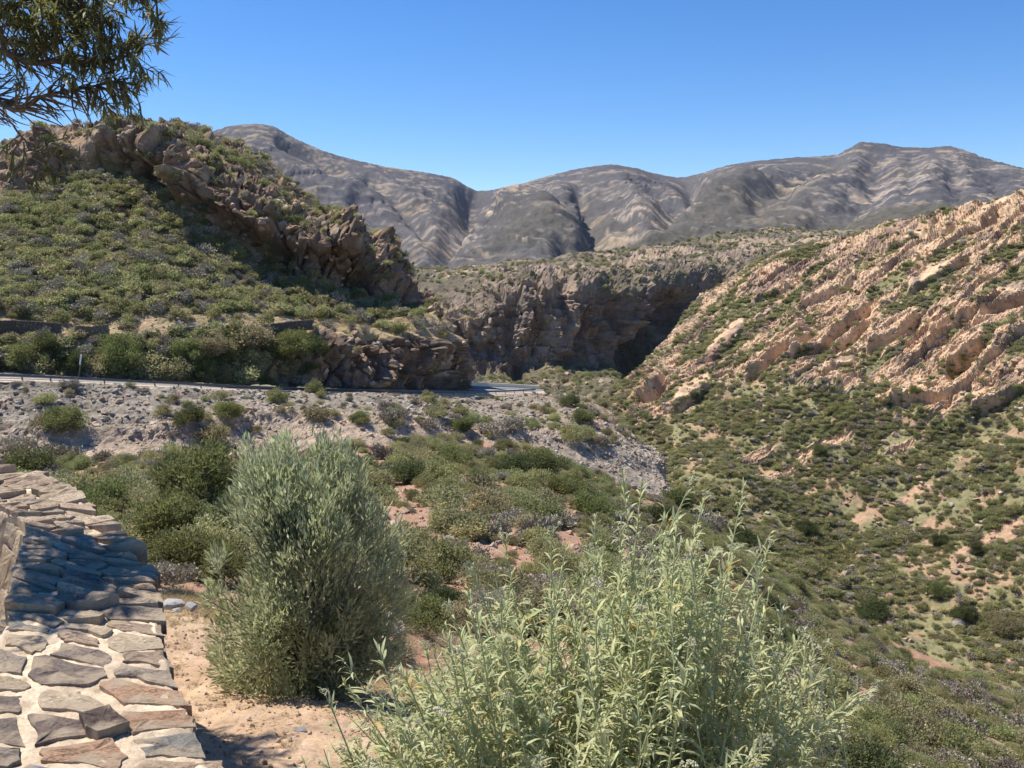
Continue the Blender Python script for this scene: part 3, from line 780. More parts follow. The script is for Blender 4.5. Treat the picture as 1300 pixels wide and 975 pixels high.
for i, (m, fl) in enumerate(((M_BUSH, 1.05), (M_BUSHD, 1.0), (M_BUSH, .95), (M_OLIVE, 1.0), (M_BUSHD, .85))):
    BIG_T.append(shrub_mesh('bush_%s' % m.name, 970 + i, m, 7000, .085, .030, 34, fl, .45, .30, .15))

# ------------------------------------------------------------------ scattering
def sheet_points(name, n, seed, dens=None, margin=120):
    S = SHEETS[name]; rng = np.random.default_rng(seed)
    nu, nv = S['nu'], S['nvis']
    V = S['V'].reshape(-1, nu, 3)
    den = (S['dens'] if dens is None else dens).reshape(-1, nu)[:nv]
    A = np.linalg.norm(np.cross(V[1:nv, 1:] - V[:nv - 1, :-1], V[1:nv, :-1] - V[:nv - 1, 1:]), axis=-1) * .5
    SP = np.stack([S['px'], S['py']], -1).reshape(-1, nu, 2)[:nv - 1, :-1]
    inside = (SP[..., 0] > -margin) & (SP[..., 0] < 1300 + margin) & (SP[..., 1] < 1120) & (SP[..., 1] > -50)
    w = (A * den[:-1, :-1] * inside).ravel()
    q = rng.choice(len(w), n, p=w / w.sum())
    r, c = q // (nu - 1), q % (nu - 1)
    a, b = rng.random(n)[:, None], rng.random(n)[:, None]
    P = (V[r, c] * (1 - a) + V[r, c + 1] * a) * (1 - b) + (V[r + 1, c] * (1 - a) + V[r + 1, c + 1] * a) * b
    return P, S['N'][r * nu + c]

def drop(name, px, py, tol=5.0):
    """the place on a slope seen at this bearing"""
    S = SHEETS[name]
    if 'prj' not in S:
        S['prj'] = np.stack(project(S['V']), -1)
        S['prj'][S['V'][:, 1] < .3] = 1e6
    d = np.hypot(S['prj'][:, 0] - px, S['prj'][:, 1] - py)
    m = d < tol
    if not m.any():
        return S['V'][d.argmin()]
    k = np.where(m)[0]
    return S['V'][k[(S['V'][k, 1] + d[k] * .3).argmin()]]

HID = {}
def template_collection(key, meshes):
    c = bpy.data.collections.new(key)
    for i, me in enumerate(meshes):
        o = bpy.data.objects.new('%s_%02d' % (key, i), me)
        c.objects.link(o)
    return c

def scatter_stuff(name, P, scale, idx, rot, coll, label=None, kind='stuff'):
    """a countless mass of small plants or stones as one object (geometry nodes)"""
    me = bpy.data.meshes.new(name)
    me.vertices.add(len(P)); me.vertices.foreach_set('co', np.asarray(P, np.float32).ravel())
    for k, v, t in (('scl', scale, 'FLOAT_VECTOR'), ('rot', rot, 'FLOAT_VECTOR')):
        a = me.attributes.new(k, t, 'POINT'); a.data.foreach_set('vector', np.asarray(v, np.float32).ravel())
    a = me.attributes.new('pick', 'INT', 'POINT'); a.data.foreach_set('value', np.asarray(idx, np.int32))
    o = obj(name, me, kind=kind, label=label)
    ng = bpy.data.node_groups.new('scatter_' + name, 'GeometryNodeTree')
    ng.interface.new_socket('Geometry', in_out='INPUT', socket_type='NodeSocketGeometry')
    ng.interface.new_socket('Geometry', in_out='OUTPUT', socket_type='NodeSocketGeometry')
    N, L = ng.nodes, ng.links
    gi, go = N.new('NodeGroupInput'), N.new('NodeGroupOutput')
    ip = N.new('GeometryNodeInstanceOnPoints')
    ci = N.new('GeometryNodeCollectionInfo'); ci.inputs['Collection'].default_value = coll
    ci.inputs['Separate Children'].default_value = True; ci.inputs['Reset Children'].default_value = True
    def attr(nm, t):
        n = N.new('GeometryNodeInputNamedAttribute'); n.data_type = t; n.inputs['Name'].default_value = nm
        return n.outputs['Attribute']
    L.new(gi.outputs[0], ip.inputs['Points']); L.new(ci.outputs[0], ip.inputs['Instance'])
    ip.inputs['Pick Instance'].default_value = True
    L.new(attr('pick', 'INT'), ip.inputs['Instance Index'])
    L.new(attr('rot', 'FLOAT_VECTOR'), ip.inputs['Rotation']); L.new(attr('scl', 'FLOAT_VECTOR'), ip.inputs['Scale'])
    L.new(ip.outputs[0], go.inputs[0])
    md = o.modifiers.new('scatter', 'NODES'); md.node_group = ng
    return o

FAR_C = template_collection('scrub_template', FAR_T)
BIGS_T = [shrub_mesh('near_%s' % m.name, 990 + i, m, 5200, .085, .036, 26, fl, up, .34, op) for i, (m, up, op, fl) in enumerate(((M_OLIVE, .3, .15, .85), (M_OLIVE, .5, .2, 1.0), (M_GREEN, .4, .15, 1.0), (M_GREEN, .3, .1, .85), (M_YELL, .5, .2, .9), (M_GREY, .6, .4, .75), (M_GREY, .7, .45, .9), (M_DARK, .3, .1, .95)))]
BIGS_C = template_collection('near_shrub_template', BIGS_T)
MID_C = template_collection('shrub_template', [MID_T[i] for i in (0, 6, 1, 7, 2, 3, 5, 4)])
def shrubs(sheet_name, n, seed, smin, smax, probs, margin=120):
    rng = np.random.default_rng(seed + 1)
    S = SHEETS[sheet_name]
    P, N = sheet_points(sheet_name, n, seed, S['dens'] * sstep(19, 25, S['V'][:, 1]), margin)
    s = smin + (smax - smin) * rng.random(n) ** 2.2
    k = rng.choice(8, n, p=np.array(probs) / np.sum(probs))
    clump = fbm(P / (smax * 7), 2, seed) > .15               # drifts of one kind
    k = np.where(clump & (rng.random(n) < .6), (fbm(P / (smax * 16), 2, seed + 4) > 0) * 2 + 2, k)
    return P, s, k

ZONES = []
rngz = np.random.default_rng(99)
for nm, n, sd, a, b, pr in (('left_hill', 6200, 11, .4, 2.0, (3, 3, 2, 2.5, .8, 2.6, 1.4, 1.6)), ('right_hill', 30000, 12, .28, 1.45, (3, 3, 3, 3, 2.4, 1.4, .8, .15)),
                            ('embankment', 260, 13, .5, 1.7, (2, 2, 1, 1, 1, 3, 3, .5)), ('hollow_slope', 3200, 14, .4, 1.7, (3, 3, 2, 2, 1.5, 3, 2, 1)),
                            ('canyon_hill', 7000, 15, .9, 3.0, (3, 2, 2, 2, .5, 2, 2, 2))):
    P, s, k = shrubs(nm, n, sd, a, b, pr)
    ZONES.append([nm, P, s, k])
FAR_TO_MID = [0, 6, 1, 7, 2, 3, 5, 4]
SHRUB_WORDS = ['rounded olive green shrub', 'spiky olive green shrub', 'leafy green shrub', 'fresh green shrub', 'yellow green shrub', 'dry grey shrub', 'twiggy grey shrub', 'dark green shrub']
ZONE_WORDS = {'left_hill': 'on the reddish hillside above the road', 'right_hill': 'on the green lower slope of the rocky orange hill', 'embankment': 'on the rubble bank below the guard rail',
              'hollow_slope': 'on red soil in the hollow below the rubble bank', 'canyon_hill': 'on the far canyon hill'}
ALLP = np.concatenate([z[1] for z in ZONES]); ALLS = np.concatenate([z[2] for z in ZONES]); ALLZ = np.repeat(np.arange(len(ZONES)), [len(z[1]) for z in ZONES]); ALLK = np.concatenate([z[3] for z in ZONES])
apx, apy = project(ALLP)
app = ALLS / ALLP[:, 1] * ((apx > 0) & (apx < 1300) & (apy < 985) & ~((apx > 430) & (apx < 1000) & (apy > 720)) & ~((apx < 290) & (apy > 640)))
single = np.zeros(len(ALLP), bool); single[np.argsort(-app)[:300]] = True
ORD = ['leftmost', 'second from left', 'third from left', 'fourth from left', 'fifth from left', 'sixth from left', 'seventh from left', 'eighth from left', 'ninth from left', 'tenth from left', 'eleventh from left', 'twelfth from left']
def landmark(zn, x, y):
    if zn == 'left_hill':
        if y > 432: return 'beside the road ' + ('left of the marker post' if x < 100 else 'right of the marker post' if x < 300 else 'at the red cutting')
        if y > 380: return 'just above the terrace ' + ('over the marker post' if x < 180 else 'over the middle of the guard rail' if x < 330 else 'near the end of the hill')
        return 'on the reddish hillside ' + ('under the hanging tree' if x < 180 else 'under the dark crags')
    if zn == 'embankment':
        return next(t for lim, t in ((60, 'left of the round green bush'), (140, 'under the marker post'), (215, 'right of the marker post'), (280, 'by the dark green bush'), (350, 'below the guard rail bend'), (430, 'left of the red cutting'),
                                     (520, 'below the red cutting'), (600, 'below the end of the hill'), (690, 'under the white kerb'), (9999, 'on the pale spur')) if x < lim)
    if zn == 'right_hill':
        return ('among orange rock bands' if y < 510 else 'high on the green slope' if y < 620 else 'low on the green slope') + (' near the gully' if x < 1000 else '' if x < 1160 else ' far right')
    if zn == 'canyon_hill': return 'on the far canyon hill'
    if x < 330: return 'in the hollow behind the wall'
    if x < 500: return 'behind the silvery olive bush'
    if x < 640: return ('at the top of the hollow' if y < 640 else 'by the bare red patch') + ' right of the olive bush'
    if x < 800: return ('under the gravel face' if y < 640 else 'above the big silvery bush') + ' in the hollow'
    return ('in the gully beyond' if y < 760 else 'on the slope right of') + ' the big silvery bush'
def unique_labels(items):
    """items: (word, size, zone, x, y) -> one label each: size and kind, then landmark, then order from the left"""
    med = {}
    for w, sz, zn, x, y in items: med.setdefault((w, landmark(zn, x, y)), []).append(sz)
    lab = []
    for w, sz, zn, x, y in items:
        a = sorted(med[(w, landmark(zn, x, y))])
        word = '' if len(a) < 3 else 'small ' if sz <= a[len(a) // 3 - 1 if len(a) > 3 else 0] else 'large ' if sz >= a[-(len(a) // 3)] else 'middling '
        lab.append(word + w + ' ' + landmark(zn, x, y))
    same = {}
    for i, l in enumerate(lab): same.setdefault(l, []).append(i)
    for l, ii in same.items():
        if len(ii) > 1:
            for r_, i in enumerate(sorted(ii, key=lambda j: items[j][3])):
                lab[i] = l + ', ' + ORD[min(r_, len(ORD) - 1)]
    for i, l in enumerate(lab):
        l = l.replace('at the top of the hollow right of the olive bush', 'atop the hollow right of the olive bush')
        while len(l.split()) > 16 and l.split()[0] in ('small', 'large', 'middling', 'dry', 'twiggy', 'spiky', 'rounded', 'leafy', 'fresh'): l = l.split(' ', 1)[1]
        lab[i] = l
    return lab
SHRUB_WORDS = ['rounded olive shrub', 'spiky olive shrub', 'leafy green shrub', 'fresh green shrub', 'yellow green shrub', 'dry grey shrub', 'twiggy grey shrub', 'dark green shrub']
sel = np.where(single)[0]
labs = unique_labels([(SHRUB_WORDS[int(ALLK[i])], app[i], ZONES[ALLZ[i]][0], apx[i], apy[i]) for i in sel])
for i, lb in zip(sel, labs):
    zn = ZONES[ALLZ[i]][0]; kk = int(ALLK[i])
    o = obj('shrub', BIGS_T[kk] if ALLP[i][1] < 38 else MID_T[FAR_TO_MID[kk]], label=lb, cat='shrub', group='wild shrubs ' + ZONE_WORDS[zn])
    o.location = ALLP[i] - np.array([0, 0, .06 * ALLS[i]]); s = ALLS[i]
    o.scale = (s * rngz.uniform(.9, 1.2), s * rngz.uniform(.9, 1.2), s * rngz.uniform(.75, 1.1)); o.rotation_euler = (0, 0, rngz.uniform(0, 6.28))
for zi, (nm, P, s, k) in enumerate(ZONES):
    m = ~single[ALLZ == zi]
    n = int(m.sum())
    sc = np.stack([s[m] * rngz.uniform(.85, 1.25, n), s[m] * rngz.uniform(.85, 1.25, n), s[m] * rngz.uniform(.65, 1.1, n) * (.75 if nm == 'right_hill' else 1)], 1)
    scatter_stuff('scrub', P[m] - np.array([0, 0, .05]), sc, k[m], np.c_[np.zeros(n), np.zeros(n), rngz.uniform(0, 6.28, n)], BIGS_C if nm == 'hollow_slope' else MID_C if nm in ('hollow_slope', 'embankment') else FAR_C, 'countless low shrubs ' + ZONE_WORDS[nm])

# ------------------------------------------------------------------ hand placed bushes
def bush(name, mesh, sheet_name, px, py, rpx, label, cat='bush', group=None, hscale=1.0):
    p = drop(sheet_name, px, py)
    s = rpx / F * p[1] * (1.55 if group == G1 else 1.3)
    o = obj(name, mesh, label=label, cat=cat, group=group)
    o.location = p - np.array([0, 0, .06 * s]); o.scale = (s, s, s * hscale)
    o.rotation_euler = (0, 0, rngz.uniform(0, 6.28))
    return o
G1 = 'dark green bushes behind the stone wall'
for px, py, r, k, hs_, lb in (
    (262, 652, 50, 0, 1.25, 'tall leafy green bush, topmost of the thicket behind the wall'), (205, 690, 46, 2, 1.1, 'bright green bush at the left edge of the thicket behind the wall'),
    (300, 700, 46, 1, 1.15, 'dark green bush tucked against the left side of the silvery olive bush'), (240, 735, 44, 0, 1.0, 'green bush lowest in the thicket, just above the pale rock'),
    (322, 640, 34, 1, 1.0, 'dark bush showing behind the upper left of the silvery olive bush'), (180, 735, 24, 2, 1.0, 'small green bush touching the right edge of the wall top'),
    (285, 742, 30, 0, 1.1, 'narrow green bush between the pale rock and the silvery olive bush'), (122, 650, 38, 2, .8, 'low rounded green bush peeping over the wall beyond its bend'),
    (28, 608, 34, 1, .8, 'dark green bush just over the far end of the stone wall')):
    bush('bush', BIG_T[k], 'hollow_slope', px, py, r, lb, group=G1, hscale=hs_)
bush('bush', MID_T[5], 'hollow_slope', 215, 742, 26, 'dead grey twiggy bush between the wall and the green thicket', group=G1)
G2 = 'bushes on the rubble bank'
for px, py, r, m, hs_, lb in (
    (80, 547, 26, BIG_T[0], .95, 'round bright green bush alone among grey rubble'), (241, 540, 21, BIG_T[1], 1.0, 'dark green bush on the rubble below the guard rail bend'),
    (293, 532, 17, BIG_T[0], 1.0, 'small green bush just right of the dark green one on the rubble'), (270, 556, 20, MID_T[0], .9, 'grey green bush in front of two darker ones on the rubble'),
    (20, 575, 26, MID_T[3], .9, 'dead grey bush at the left end of the rubble bank'), (75, 585, 26, MID_T[5], .8, 'dry grey bush under the round bright green one'),
    (130, 590, 16, MID_T[5], 1., 'thin grey bush in the dip of the rubble bank'), (405, 530, 18, MID_T[0], .7, 'grey green shrub on the bench under the rubble, left of the group'),
    (458, 535, 13, BIG_T[0], .8, 'small green shrub on the bench of the rubble bank'), (498, 528, 17, MID_T[3], .8, 'grey shrub on the bench near the middle of the rubble bank'),
    (503, 538, 12, MID_T[0], .8, 'pale green shrub at the lip of the gravel face'), (553, 524, 16, MID_T[0], .8, 'grey green shrub below the road where the hill ends'),
    (543, 540, 14, MID_T[3], .8, 'low grey shrub at the lip of the gravel face'), (585, 543, 20, BIG_T[2], .7, 'wide bright green shrub on the bench below the white kerb'),
    (625, 545, 20, MID_T[3], .8, 'grey shrub right of the wide bright green one'), (650, 540, 18, MID_T[5], .8, 'twiggy grey shrub near the end of the guard rail'),
    (725, 512, 14, BIG_T[1], .9, 'dark green bush on the crest of the bank beyond the guard rail'), (740, 530, 17, BIG_T[0], .7, 'green bush below the crest of the bank'),
    (735, 555, 22, BIG_T[3], .8, 'olive green bush on the pale spur of the bank'), (765, 560, 12, MID_T[5], .9, 'grey shrub on the edge of the pale spur')):
    bush('bush', m, 'embankment', px, py, r, lb, group=G2, hscale=hs_)
G3 = 'bushes crowning the red hollow'
for px, py, r, m, hs_, lb in (
    (512, 610, 30, BIG_T[1], .8, 'dark bush at the upper left of the hollow beside the silvery olive bush'), (575, 590, 26, BIG_T[2], .9, 'bright green bush at the top of the hollow'),
    (545, 608, 26, BIG_T[3], .8, 'olive bush between dark and bright green ones atop the hollow'), (650, 598, 30, BIG_T[1], .7, 'dark green bush at the top of the hollow under the gravel'),
    (690, 600, 32, BIG_T[0], .8, 'broad green bush under the gravel face at the right of the hollow'), (720, 625, 28, BIG_T[2], .9, 'green bush lower right of the broad one under the gravel'),
    (610, 620, 28, MID_T[0], .8, 'grey green bush in the middle of the upper hollow'), (560, 640, 36, MID_T[0], .7, 'wide grey green bush above the first bare red patch'),
    (660, 640, 34, BIG_T[3], .7, 'olive bush above the right bare red patch'), (755, 660, 30, BIG_T[2], 1.1, 'tall yellow green bush at the right edge of the hollow'),
    (700, 665, 28, MID_T[3], .7, 'grey bush on the right side of the hollow'), (790, 675, 26, MID_T[5], .8, 'grey bush beside the rubble foot'),
    (520, 690, 24, BIG_T[3], .9, 'olive bush on the left side of the bare red patch'), (575, 705, 24, BIG_T[3], .8, 'olive bush set in the bare red patch'),
    (505, 770, 26, BIG_T[2], .8, 'bright green bush right of the silvery olive bush'), (548, 745, 20, MID_T[0], .9, 'green and grey shrub below the bare red patch'),
    (860, 640, 26, BIG_T[2], 1.1, 'tall green bush in the gully at the foot of the rubble spur'), (835, 665, 22, BIG_T[1], 1.0, 'dark bush in the gully below the rubble spur'),
    (905, 660, 26, MID_T[3], .9, 'grey bush in the gully right of the rubble spur'), (940, 690, 24, BIG_T[1], .9, 'dark bush further down the gully')):
    bush('bush', m, 'hollow_slope', px, py, r, lb, group=G3, hscale=hs_)
G4 = 'roadside bushes under the terrace'
rb = np.random.default_rng(5); seenr = {}
words = ['olive bush', 'dark green bush', 'leafy green bush', 'grey green bush']
spots = [(30, 470), (52, 472), (75, 474), (98, 472), (128, 474), (152, 476), (176, 478), (200, 480), (225, 482), (250, 482), (275, 486), (300, 484), (322, 462), (345, 456), (368, 452), (396, 450), (150, 455), (60, 452), (240, 458), (285, 455), (320, 440), (268, 452)]
for i, (px, py) in enumerate(spots):
    k = int(rb.integers(0, 4))
    land = 'left of the marker post' if px < 95 else 'just behind the marker post' if px < 120 else 'right of the marker post' if px < 190 else 'near the red cutting' if px > 290 else 'by mid guard rail'
    bush('bush', (BIG_T[3], BIG_T[1], BIG_T[0], MID_T[0])[k], 'left_hill', px, py, rb.uniform(17, 27), '%s beside the road %s%s' % (words[k], land, (', upper row' if py < 460 else '') + ('', ', its neighbour right', ', third of its kind')[min(2, seenr.setdefault((k, land, py < 460), []).append(1) or len(seenr[(k, land, py < 460)]) - 1)]), group=G4, hscale=rb.uniform(.9, 1.25))
G5 = 'dark bushes on the right hand slope'
for px, py, r, k, lb in ((1105, 780, 24, 1, 'dark leafy bush, largest dark spot on the green slope'), (1022, 672, 15, 1, 'dark bush near the gully on the green slope'), (1040, 575, 10, 0, 'small dark bush below the orange rock bands'),
                         (1222, 785, 17, 1, 'dark green bush low on the green slope towards the edge'), (1240, 700, 12, 1, 'dark bush beside a bare soil streak'), (1195, 690, 13, 1, 'dark bush above a bare soil streak'),
                         (1190, 755, 16, 0, 'green bush in the middle of the green slope'), (1275, 800, 20, 3, 'olive bush at the edge of the picture low on the green slope'), (1160, 500, 9, 0, 'green bush growing on orange rock')):
    bush('bush', BIG_T[k], 'right_hill', px, py, r, lb, group=G5, hscale=.85)

# ------------------------------------------------------------------ stones
import bmesh
def rock_mesh(name, seed, mat, npts=16, stretch=(1, .8, .6), smooth=False, rough=0.0):
    rng = np.random.default_rng(seed)
    bm = bmesh.new()
    for p in unit(rng.normal(size=(npts, 3))) * rng.uniform(.8, 1.05, npts)[:, None] * np.array(stretch):
        bm.verts.new(p)
    r = bmesh.ops.convex_hull(bm, input=bm.verts)
    junk = [v for v in bm.verts if not v.link_faces]
    bmesh.ops.delete(bm, geom=junk, context='VERTS')
    me = bpy.data.meshes.new(name); bm.to_mesh(me); bm.free()
    me.materials.append(mat)
    return me
def stone_mat(name, cols, fine=.15, bump=.5):
    m, nt, b = new_mat(name)
    N, L = nt.nodes, nt.links
    oi = N.new('ShaderNodeObjectInfo'); cr = N.new('ShaderNodeValToRGB')
    el = cr.color_ramp.elements
    while len(el) < len(cols): el.new(.5)
    for i, c in enumerate(cols):
        el[i].position = i / (len(cols) - 1); el[i].color = (*c, 1)
    L.new(oi.outputs['Random'], cr.inputs[0])
    tc = N.new('ShaderNodeTexCoord'); n1 = N.new('ShaderNodeTexNoise'); n1.inputs['Scale'].default_value = 1 / fine; n1.inputs['Detail'].default_value = 5
    L.new(tc.outputs['Object'], n1.inputs['Vector'])
    mr = N.new('ShaderNodeMapRange'); mr.inputs[1].default_value = .3; mr.inputs[2].default_value = .7; mr.inputs[3].default_value = .7; mr.inputs[4].default_value = 1.25
    L.new(n1.outputs['Fac'], mr.inputs[0])
    vm = N.new('ShaderNodeVectorMath'); vm.operation = 'SCALE'
    L.new(cr.outputs[0], vm.inputs[0]); L.new(mr.outputs[0], vm.inputs['Scale']); L.new(vm.outputs[0], b.inputs['Base Color'])
    b.inputs['Roughness'].default_value = .85; b.inputs['Specular IOR Level'].default_value = .25
    bp = N.new('ShaderNodeBump'); bp.inputs['Strength'].default_value = bump; bp.inputs['Distance'].default_value = fine * .4
    L.new(n1.outputs['Fac'], bp.inputs['Height']); L.new(bp.outputs[0], b.inputs['Normal'])
    return m
M_GSTONE = stone_mat('grey_rubble', [(.22, .20, .175), (.38, .335, .275), (.28, .25, .22), (.48, .41, .32), (.15, .135, .115)], .4)
M_TSTONE = stone_mat('tan_rubble', [(.36, .26, .185), (.44, .34, .25), (.28, .20, .15), (.42, .27, .18)], .4)
GREY_T = [rock_mesh('grey_rock', 700 + i, M_GSTONE, 13 + i, (1, .75 + .05 * i, .45 + .06 * i)) for i in range(5)]
TAN_T = [rock_mesh('tan_rock', 720 + i, M_TSTONE, 13 + i, (1, .75 + .05 * i, .5 + .06 * i)) for i in range(5)]
ROCK_C = template_collection('rubble_template', GREY_T + TAN_T)
def band(S, f):
    return f(S['px'], S['py'])
for px, py, r, m, hs_, lb in ((475, 800, 34, MID_T[5], .7, 'dry grey shrub low behind the silvery olive bush, right side'), (535, 800, 44, BIG_T[2], .8, 'bright green bush just left of the big silvery bush top'), (590, 800, 40, BIG_T[3], .8, 'olive bush half hidden by the big silvery bush'),
                              (500, 835, 30, MID_T[0], .7, 'grey green shrub between the olive bush and the big silvery bush'), (560, 770, 30, BIG_T[1], .8, 'dark bush above the gap between the two foreground bushes')):
    bush('bush', m, 'hollow_slope', px, py, r, lb, group=G3, hscale=hs_)
S = SHEETS['embankment']
lip = np.interp(S['px'], [-200, 80, 200, 290, 380, 480, 600, 700, 780, 830], [540, 552, 548, 535, 527, 535, 548, 556, 575, 590])
gz1 = sstep(4, -6, S['py'] - lip) * sstep(490, 496, S['py']) * (1.0 - .6 * sstep(330, 400, S['px']) * sstep(540, 500, S['px'])) + .5 * sstep(420, 250, S['px']) * sstep(600, 560, S['py'])
gz1 = gz1 + .8 * sstep(640, 700, S['px']) * sstep(550, 575, S['py'])
tz1 = .35 + 0 * S['px']
rs = np.random.default_rng(55)
P1, _ = sheet_points('embankment', 5200, 61, gz1); P2, _ = sheet_points('embankment', 2600, 62, tz1)
s1 = .10 + .50 * rs.random(5200) ** 3.2; s2 = .10 + .40 * rs.random(2600) ** 3.5
Pb = np.concatenate([P1, P2]); sb = np.concatenate([s1, s2]); kb = np.concatenate([rs.integers(0, 5, 5200), rs.integers(5, 10, 2600)])
mixg = rs.random(5200) < .25; kb[:5200] = np.where(mixg, kb[:5200] + 5, kb[:5200])
bx, by = project(Pb)
vis = (bx > -5) & (bx < 1300)
big = np.zeros(len(Pb), bool); big[np.argsort(-sb / Pb[:, 1] * vis)[:170]] = True
selb = np.where(big)[0]
def bank_word(i):
    lo = by[i] < np.interp(bx[i], [-200, 80, 290, 380, 600, 830], [545, 552, 535, 527, 548, 590])
    return ('grey' if kb[i] < 5 else 'tan') + (' boulder' if lo else ' gravel face boulder')
labs = unique_labels([(bank_word(i), sb[i] / Pb[i, 1], 'embankment', bx[i], by[i]) for i in selb])
for i, lb in zip(selb, labs):
    o = obj('boulder', (GREY_T + TAN_T)[kb[i]], label=lb, cat='boulder', group='boulders of the rubble bank')
    o.location = Pb[i] + np.array([0, 0, sb[i] * .15]); o.scale = (sb[i],) * 3; o.rotation_euler = tuple(rs.uniform(-.6, .6, 2)) + (rs.uniform(0, 6.28),)
def scatter_rocks(name, P, s, k, label, lift=.12):
    n = len(P)
    scatter_stuff(name, P + np.c_[np.zeros(n), np.zeros(n), s * lift], np.stack([s, s * rs.uniform(.8, 1.2, n), s * rs.uniform(.8, 1.2, n)], 1), k, np.c_[rs.uniform(-.7, .7, (n, 2)), rs.uniform(0, 6.28, n)], ROCK_C, label)
scatter_rocks('rubble', Pb[~big], sb[~big], kb[~big], 'countless grey and tan stones of the bank below the road')
for nm, n, smin, smax, pw, lab, df in (
    ('hollow_slope', 6000, .05, .42, 4.0, 'small red and tan stones on the soil of the hollow', lambda S: .2 + (1 - np.clip(S['dens'], 0, 1))),
    ('right_hill', 2600, .2, 1.3, 3.0, 'loose orange stones among the shrubs of the rocky hill', lambda S: .3 + np.clip(S['dens'], 0, 1) * .3),
    ('left_hill', 2200, .15, 1.1, 3.0, 'loose stones among the shrubs of the hillside above the road', lambda S: .35 + (1 - np.clip(S['dens'], 0, 1))),
    ('canyon_hill', 1800, .5, 2.6, 3.0, 'fallen blocks on the scree below the canyon wall', lambda S: .2 + np.clip(S['dens'], 0, 1))):
    P, _ = sheet_points(nm, n, 70 + n, df(SHEETS[nm]))
    scatter_rocks('loose_stones', P, smin + (smax - smin) * rs.random(n) ** pw, rs.integers(5, 10, n) - 5 * (rs.random(n) < .12), lab)

# ------------------------------------------------------------------ road, kerb wall, guard rail, marker post
def flat_mat(name, col, fine=.05, rough=.8, var=.12, metal=0.0):
    m, nt, b = new_mat(name)
    N, L = nt.nodes, nt.links
    tc = N.new('ShaderNodeTexCoord'); n1 = N.new('ShaderNodeTexNoise'); n1.inputs['Scale'].default_value = 1 / fine; n1.inputs['Detail'].default_value = 6
    L.new(tc.outputs['Object'], n1.inputs['Vector'])
    mr = N.new('ShaderNodeMapRange'); mr.inputs[1].default_value = .3; mr.inputs[2].default_value = .7; mr.inputs[3].default_value = 1 - var; mr.inputs[4].default_value = 1 + var
    L.new(n1.outputs['Fac'], mr.inputs[0])
    vm = N.new('ShaderNodeVectorMath'); vm.operation = 'SCALE'; vm.inputs[0].default_value = col
    L.new(mr.outputs[0], vm.inputs['Scale']); L.new(vm.outputs[0], b.inputs['Base Color'])
    b.inputs['Roughness'].default_value = rough; b.inputs['Metallic'].default_value = metal; b.inputs['Specular IOR Level'].default_value = .3
    return m
M_ROAD = flat_mat('asphalt', (.15, .15, .155), .3, .85)
M_LINE = flat_mat('road_paint', (.72, .70, .64), .3, .7)
M_KERB = flat_mat('whitewashed_kerb', (.72, .66, .52), .3, .8)
M_STEEL = flat_mat('weathered_steel', (.16, .15, .145), .3, .55, .15, .2)
M_WHITE = flat_mat('white_paint', (.8, .79, .76), .2, .6)
M_BROWN = flat_mat('brown_post', (.16, .12, .085), .2, .8)
near_e = [(-260, 478.5, 99), (-100, 479.5, 102.5), (0, 481, 106), (120, 486, 112), (250, 492, 120), (380, 497, 133), (500, 499.5, 147), (600, 500.5, 162), (640, 499.5, 170), (676, 497.5, 178), (690, 496.5, 181)]
far_e = [(-260, 469, 104), (-100, 470, 107.5), (0, 471, 112), (120, 478, 118), (250, 487.5, 126), (380, 494.5, 139.5), (500, 496.5, 154), (585, 490, 172), (615, 491, 179), (665, 493.2, 188), (690, 495, 191)]
tt = np.linspace(0, 1, 120)
def smooth_line(pts, n=120):
    a = place(*np.array(pts).T)
    t = np.r_[0, np.cumsum(np.linalg.norm(np.diff(a, axis=0), axis=1))]
    return pchip(t / t[-1], a, np.linspace(0, 1, n))
E0, E1 = smooth_line(near_e), smooth_line(far_e)
EM = (E0 + E1) / 2
def strip(a, b, z=0.0):
    V = np.concatenate([a, b]) + np.array([0, 0, z]); n = len(a)
    i = np.arange(n - 1)
    return V, np.stack([i, i + 1, n + i + 1, n + i], 1)
rdo = obj('road', mesh_from('road', *strip(E0, E1, .10), M_ROAD, False), kind='structure')
for nm, f0, f1 in (('edge_line', .07, .095), ('edge_line', .90, .925), ('centre_line', .487, .512)):
    a, b = E0 + (E1 - E0) * f0, E0 + (E1 - E0) * f1
    obj(nm, mesh_from(nm, *strip(a, b, .106), M_LINE, False), rdo)
# gravel shoulder on the valley side
sh_out = E0 + np.array([.35, -1.6, -.25]); 
obj('shoulder', mesh_from('shoulder', *strip(sh_out, E0, .06), flat_mat('pale_gravel', (.47, .38, .29), .25, .9, .3), False), rdo)
def box_mesh(V8, mat, name):
    return mesh_from(name, V8, [[0, 1, 2, 3], [7, 6, 5, 4], [0, 4, 5, 1], [1, 5, 6, 2], [2, 6, 7, 3], [3, 7, 4, 0]], mat, False)
def beam(path, profile, mat, name):
    """sweep a (across, up) profile along a nearly level path"""
    path = np.asarray(path); t = np.gradient(path, axis=0); t[:, 2] = 0; t = unit(t)
    nrm = np.c_[t[:, 1], -t[:, 0], np.zeros(len(t))]
    pr = np.array(profile); k = len(pr); n = len(path)
    V = (path[:, None] + nrm[:, None] * pr[None, :, :1] + np.array([0, 0, 1.]) * pr[None, :, 1:]).reshape(-1, 3)
    i = np.arange((n - 1) * k); q, s = i // k, i % k
    Fc = np.stack([q * k + s, q * k + (s + 1) % k, (q + 1) * k + (s + 1) % k, (q + 1) * k + s], 1)
    return mesh_from(name, V, Fc, mat, False)
far_p = E1[84:119]
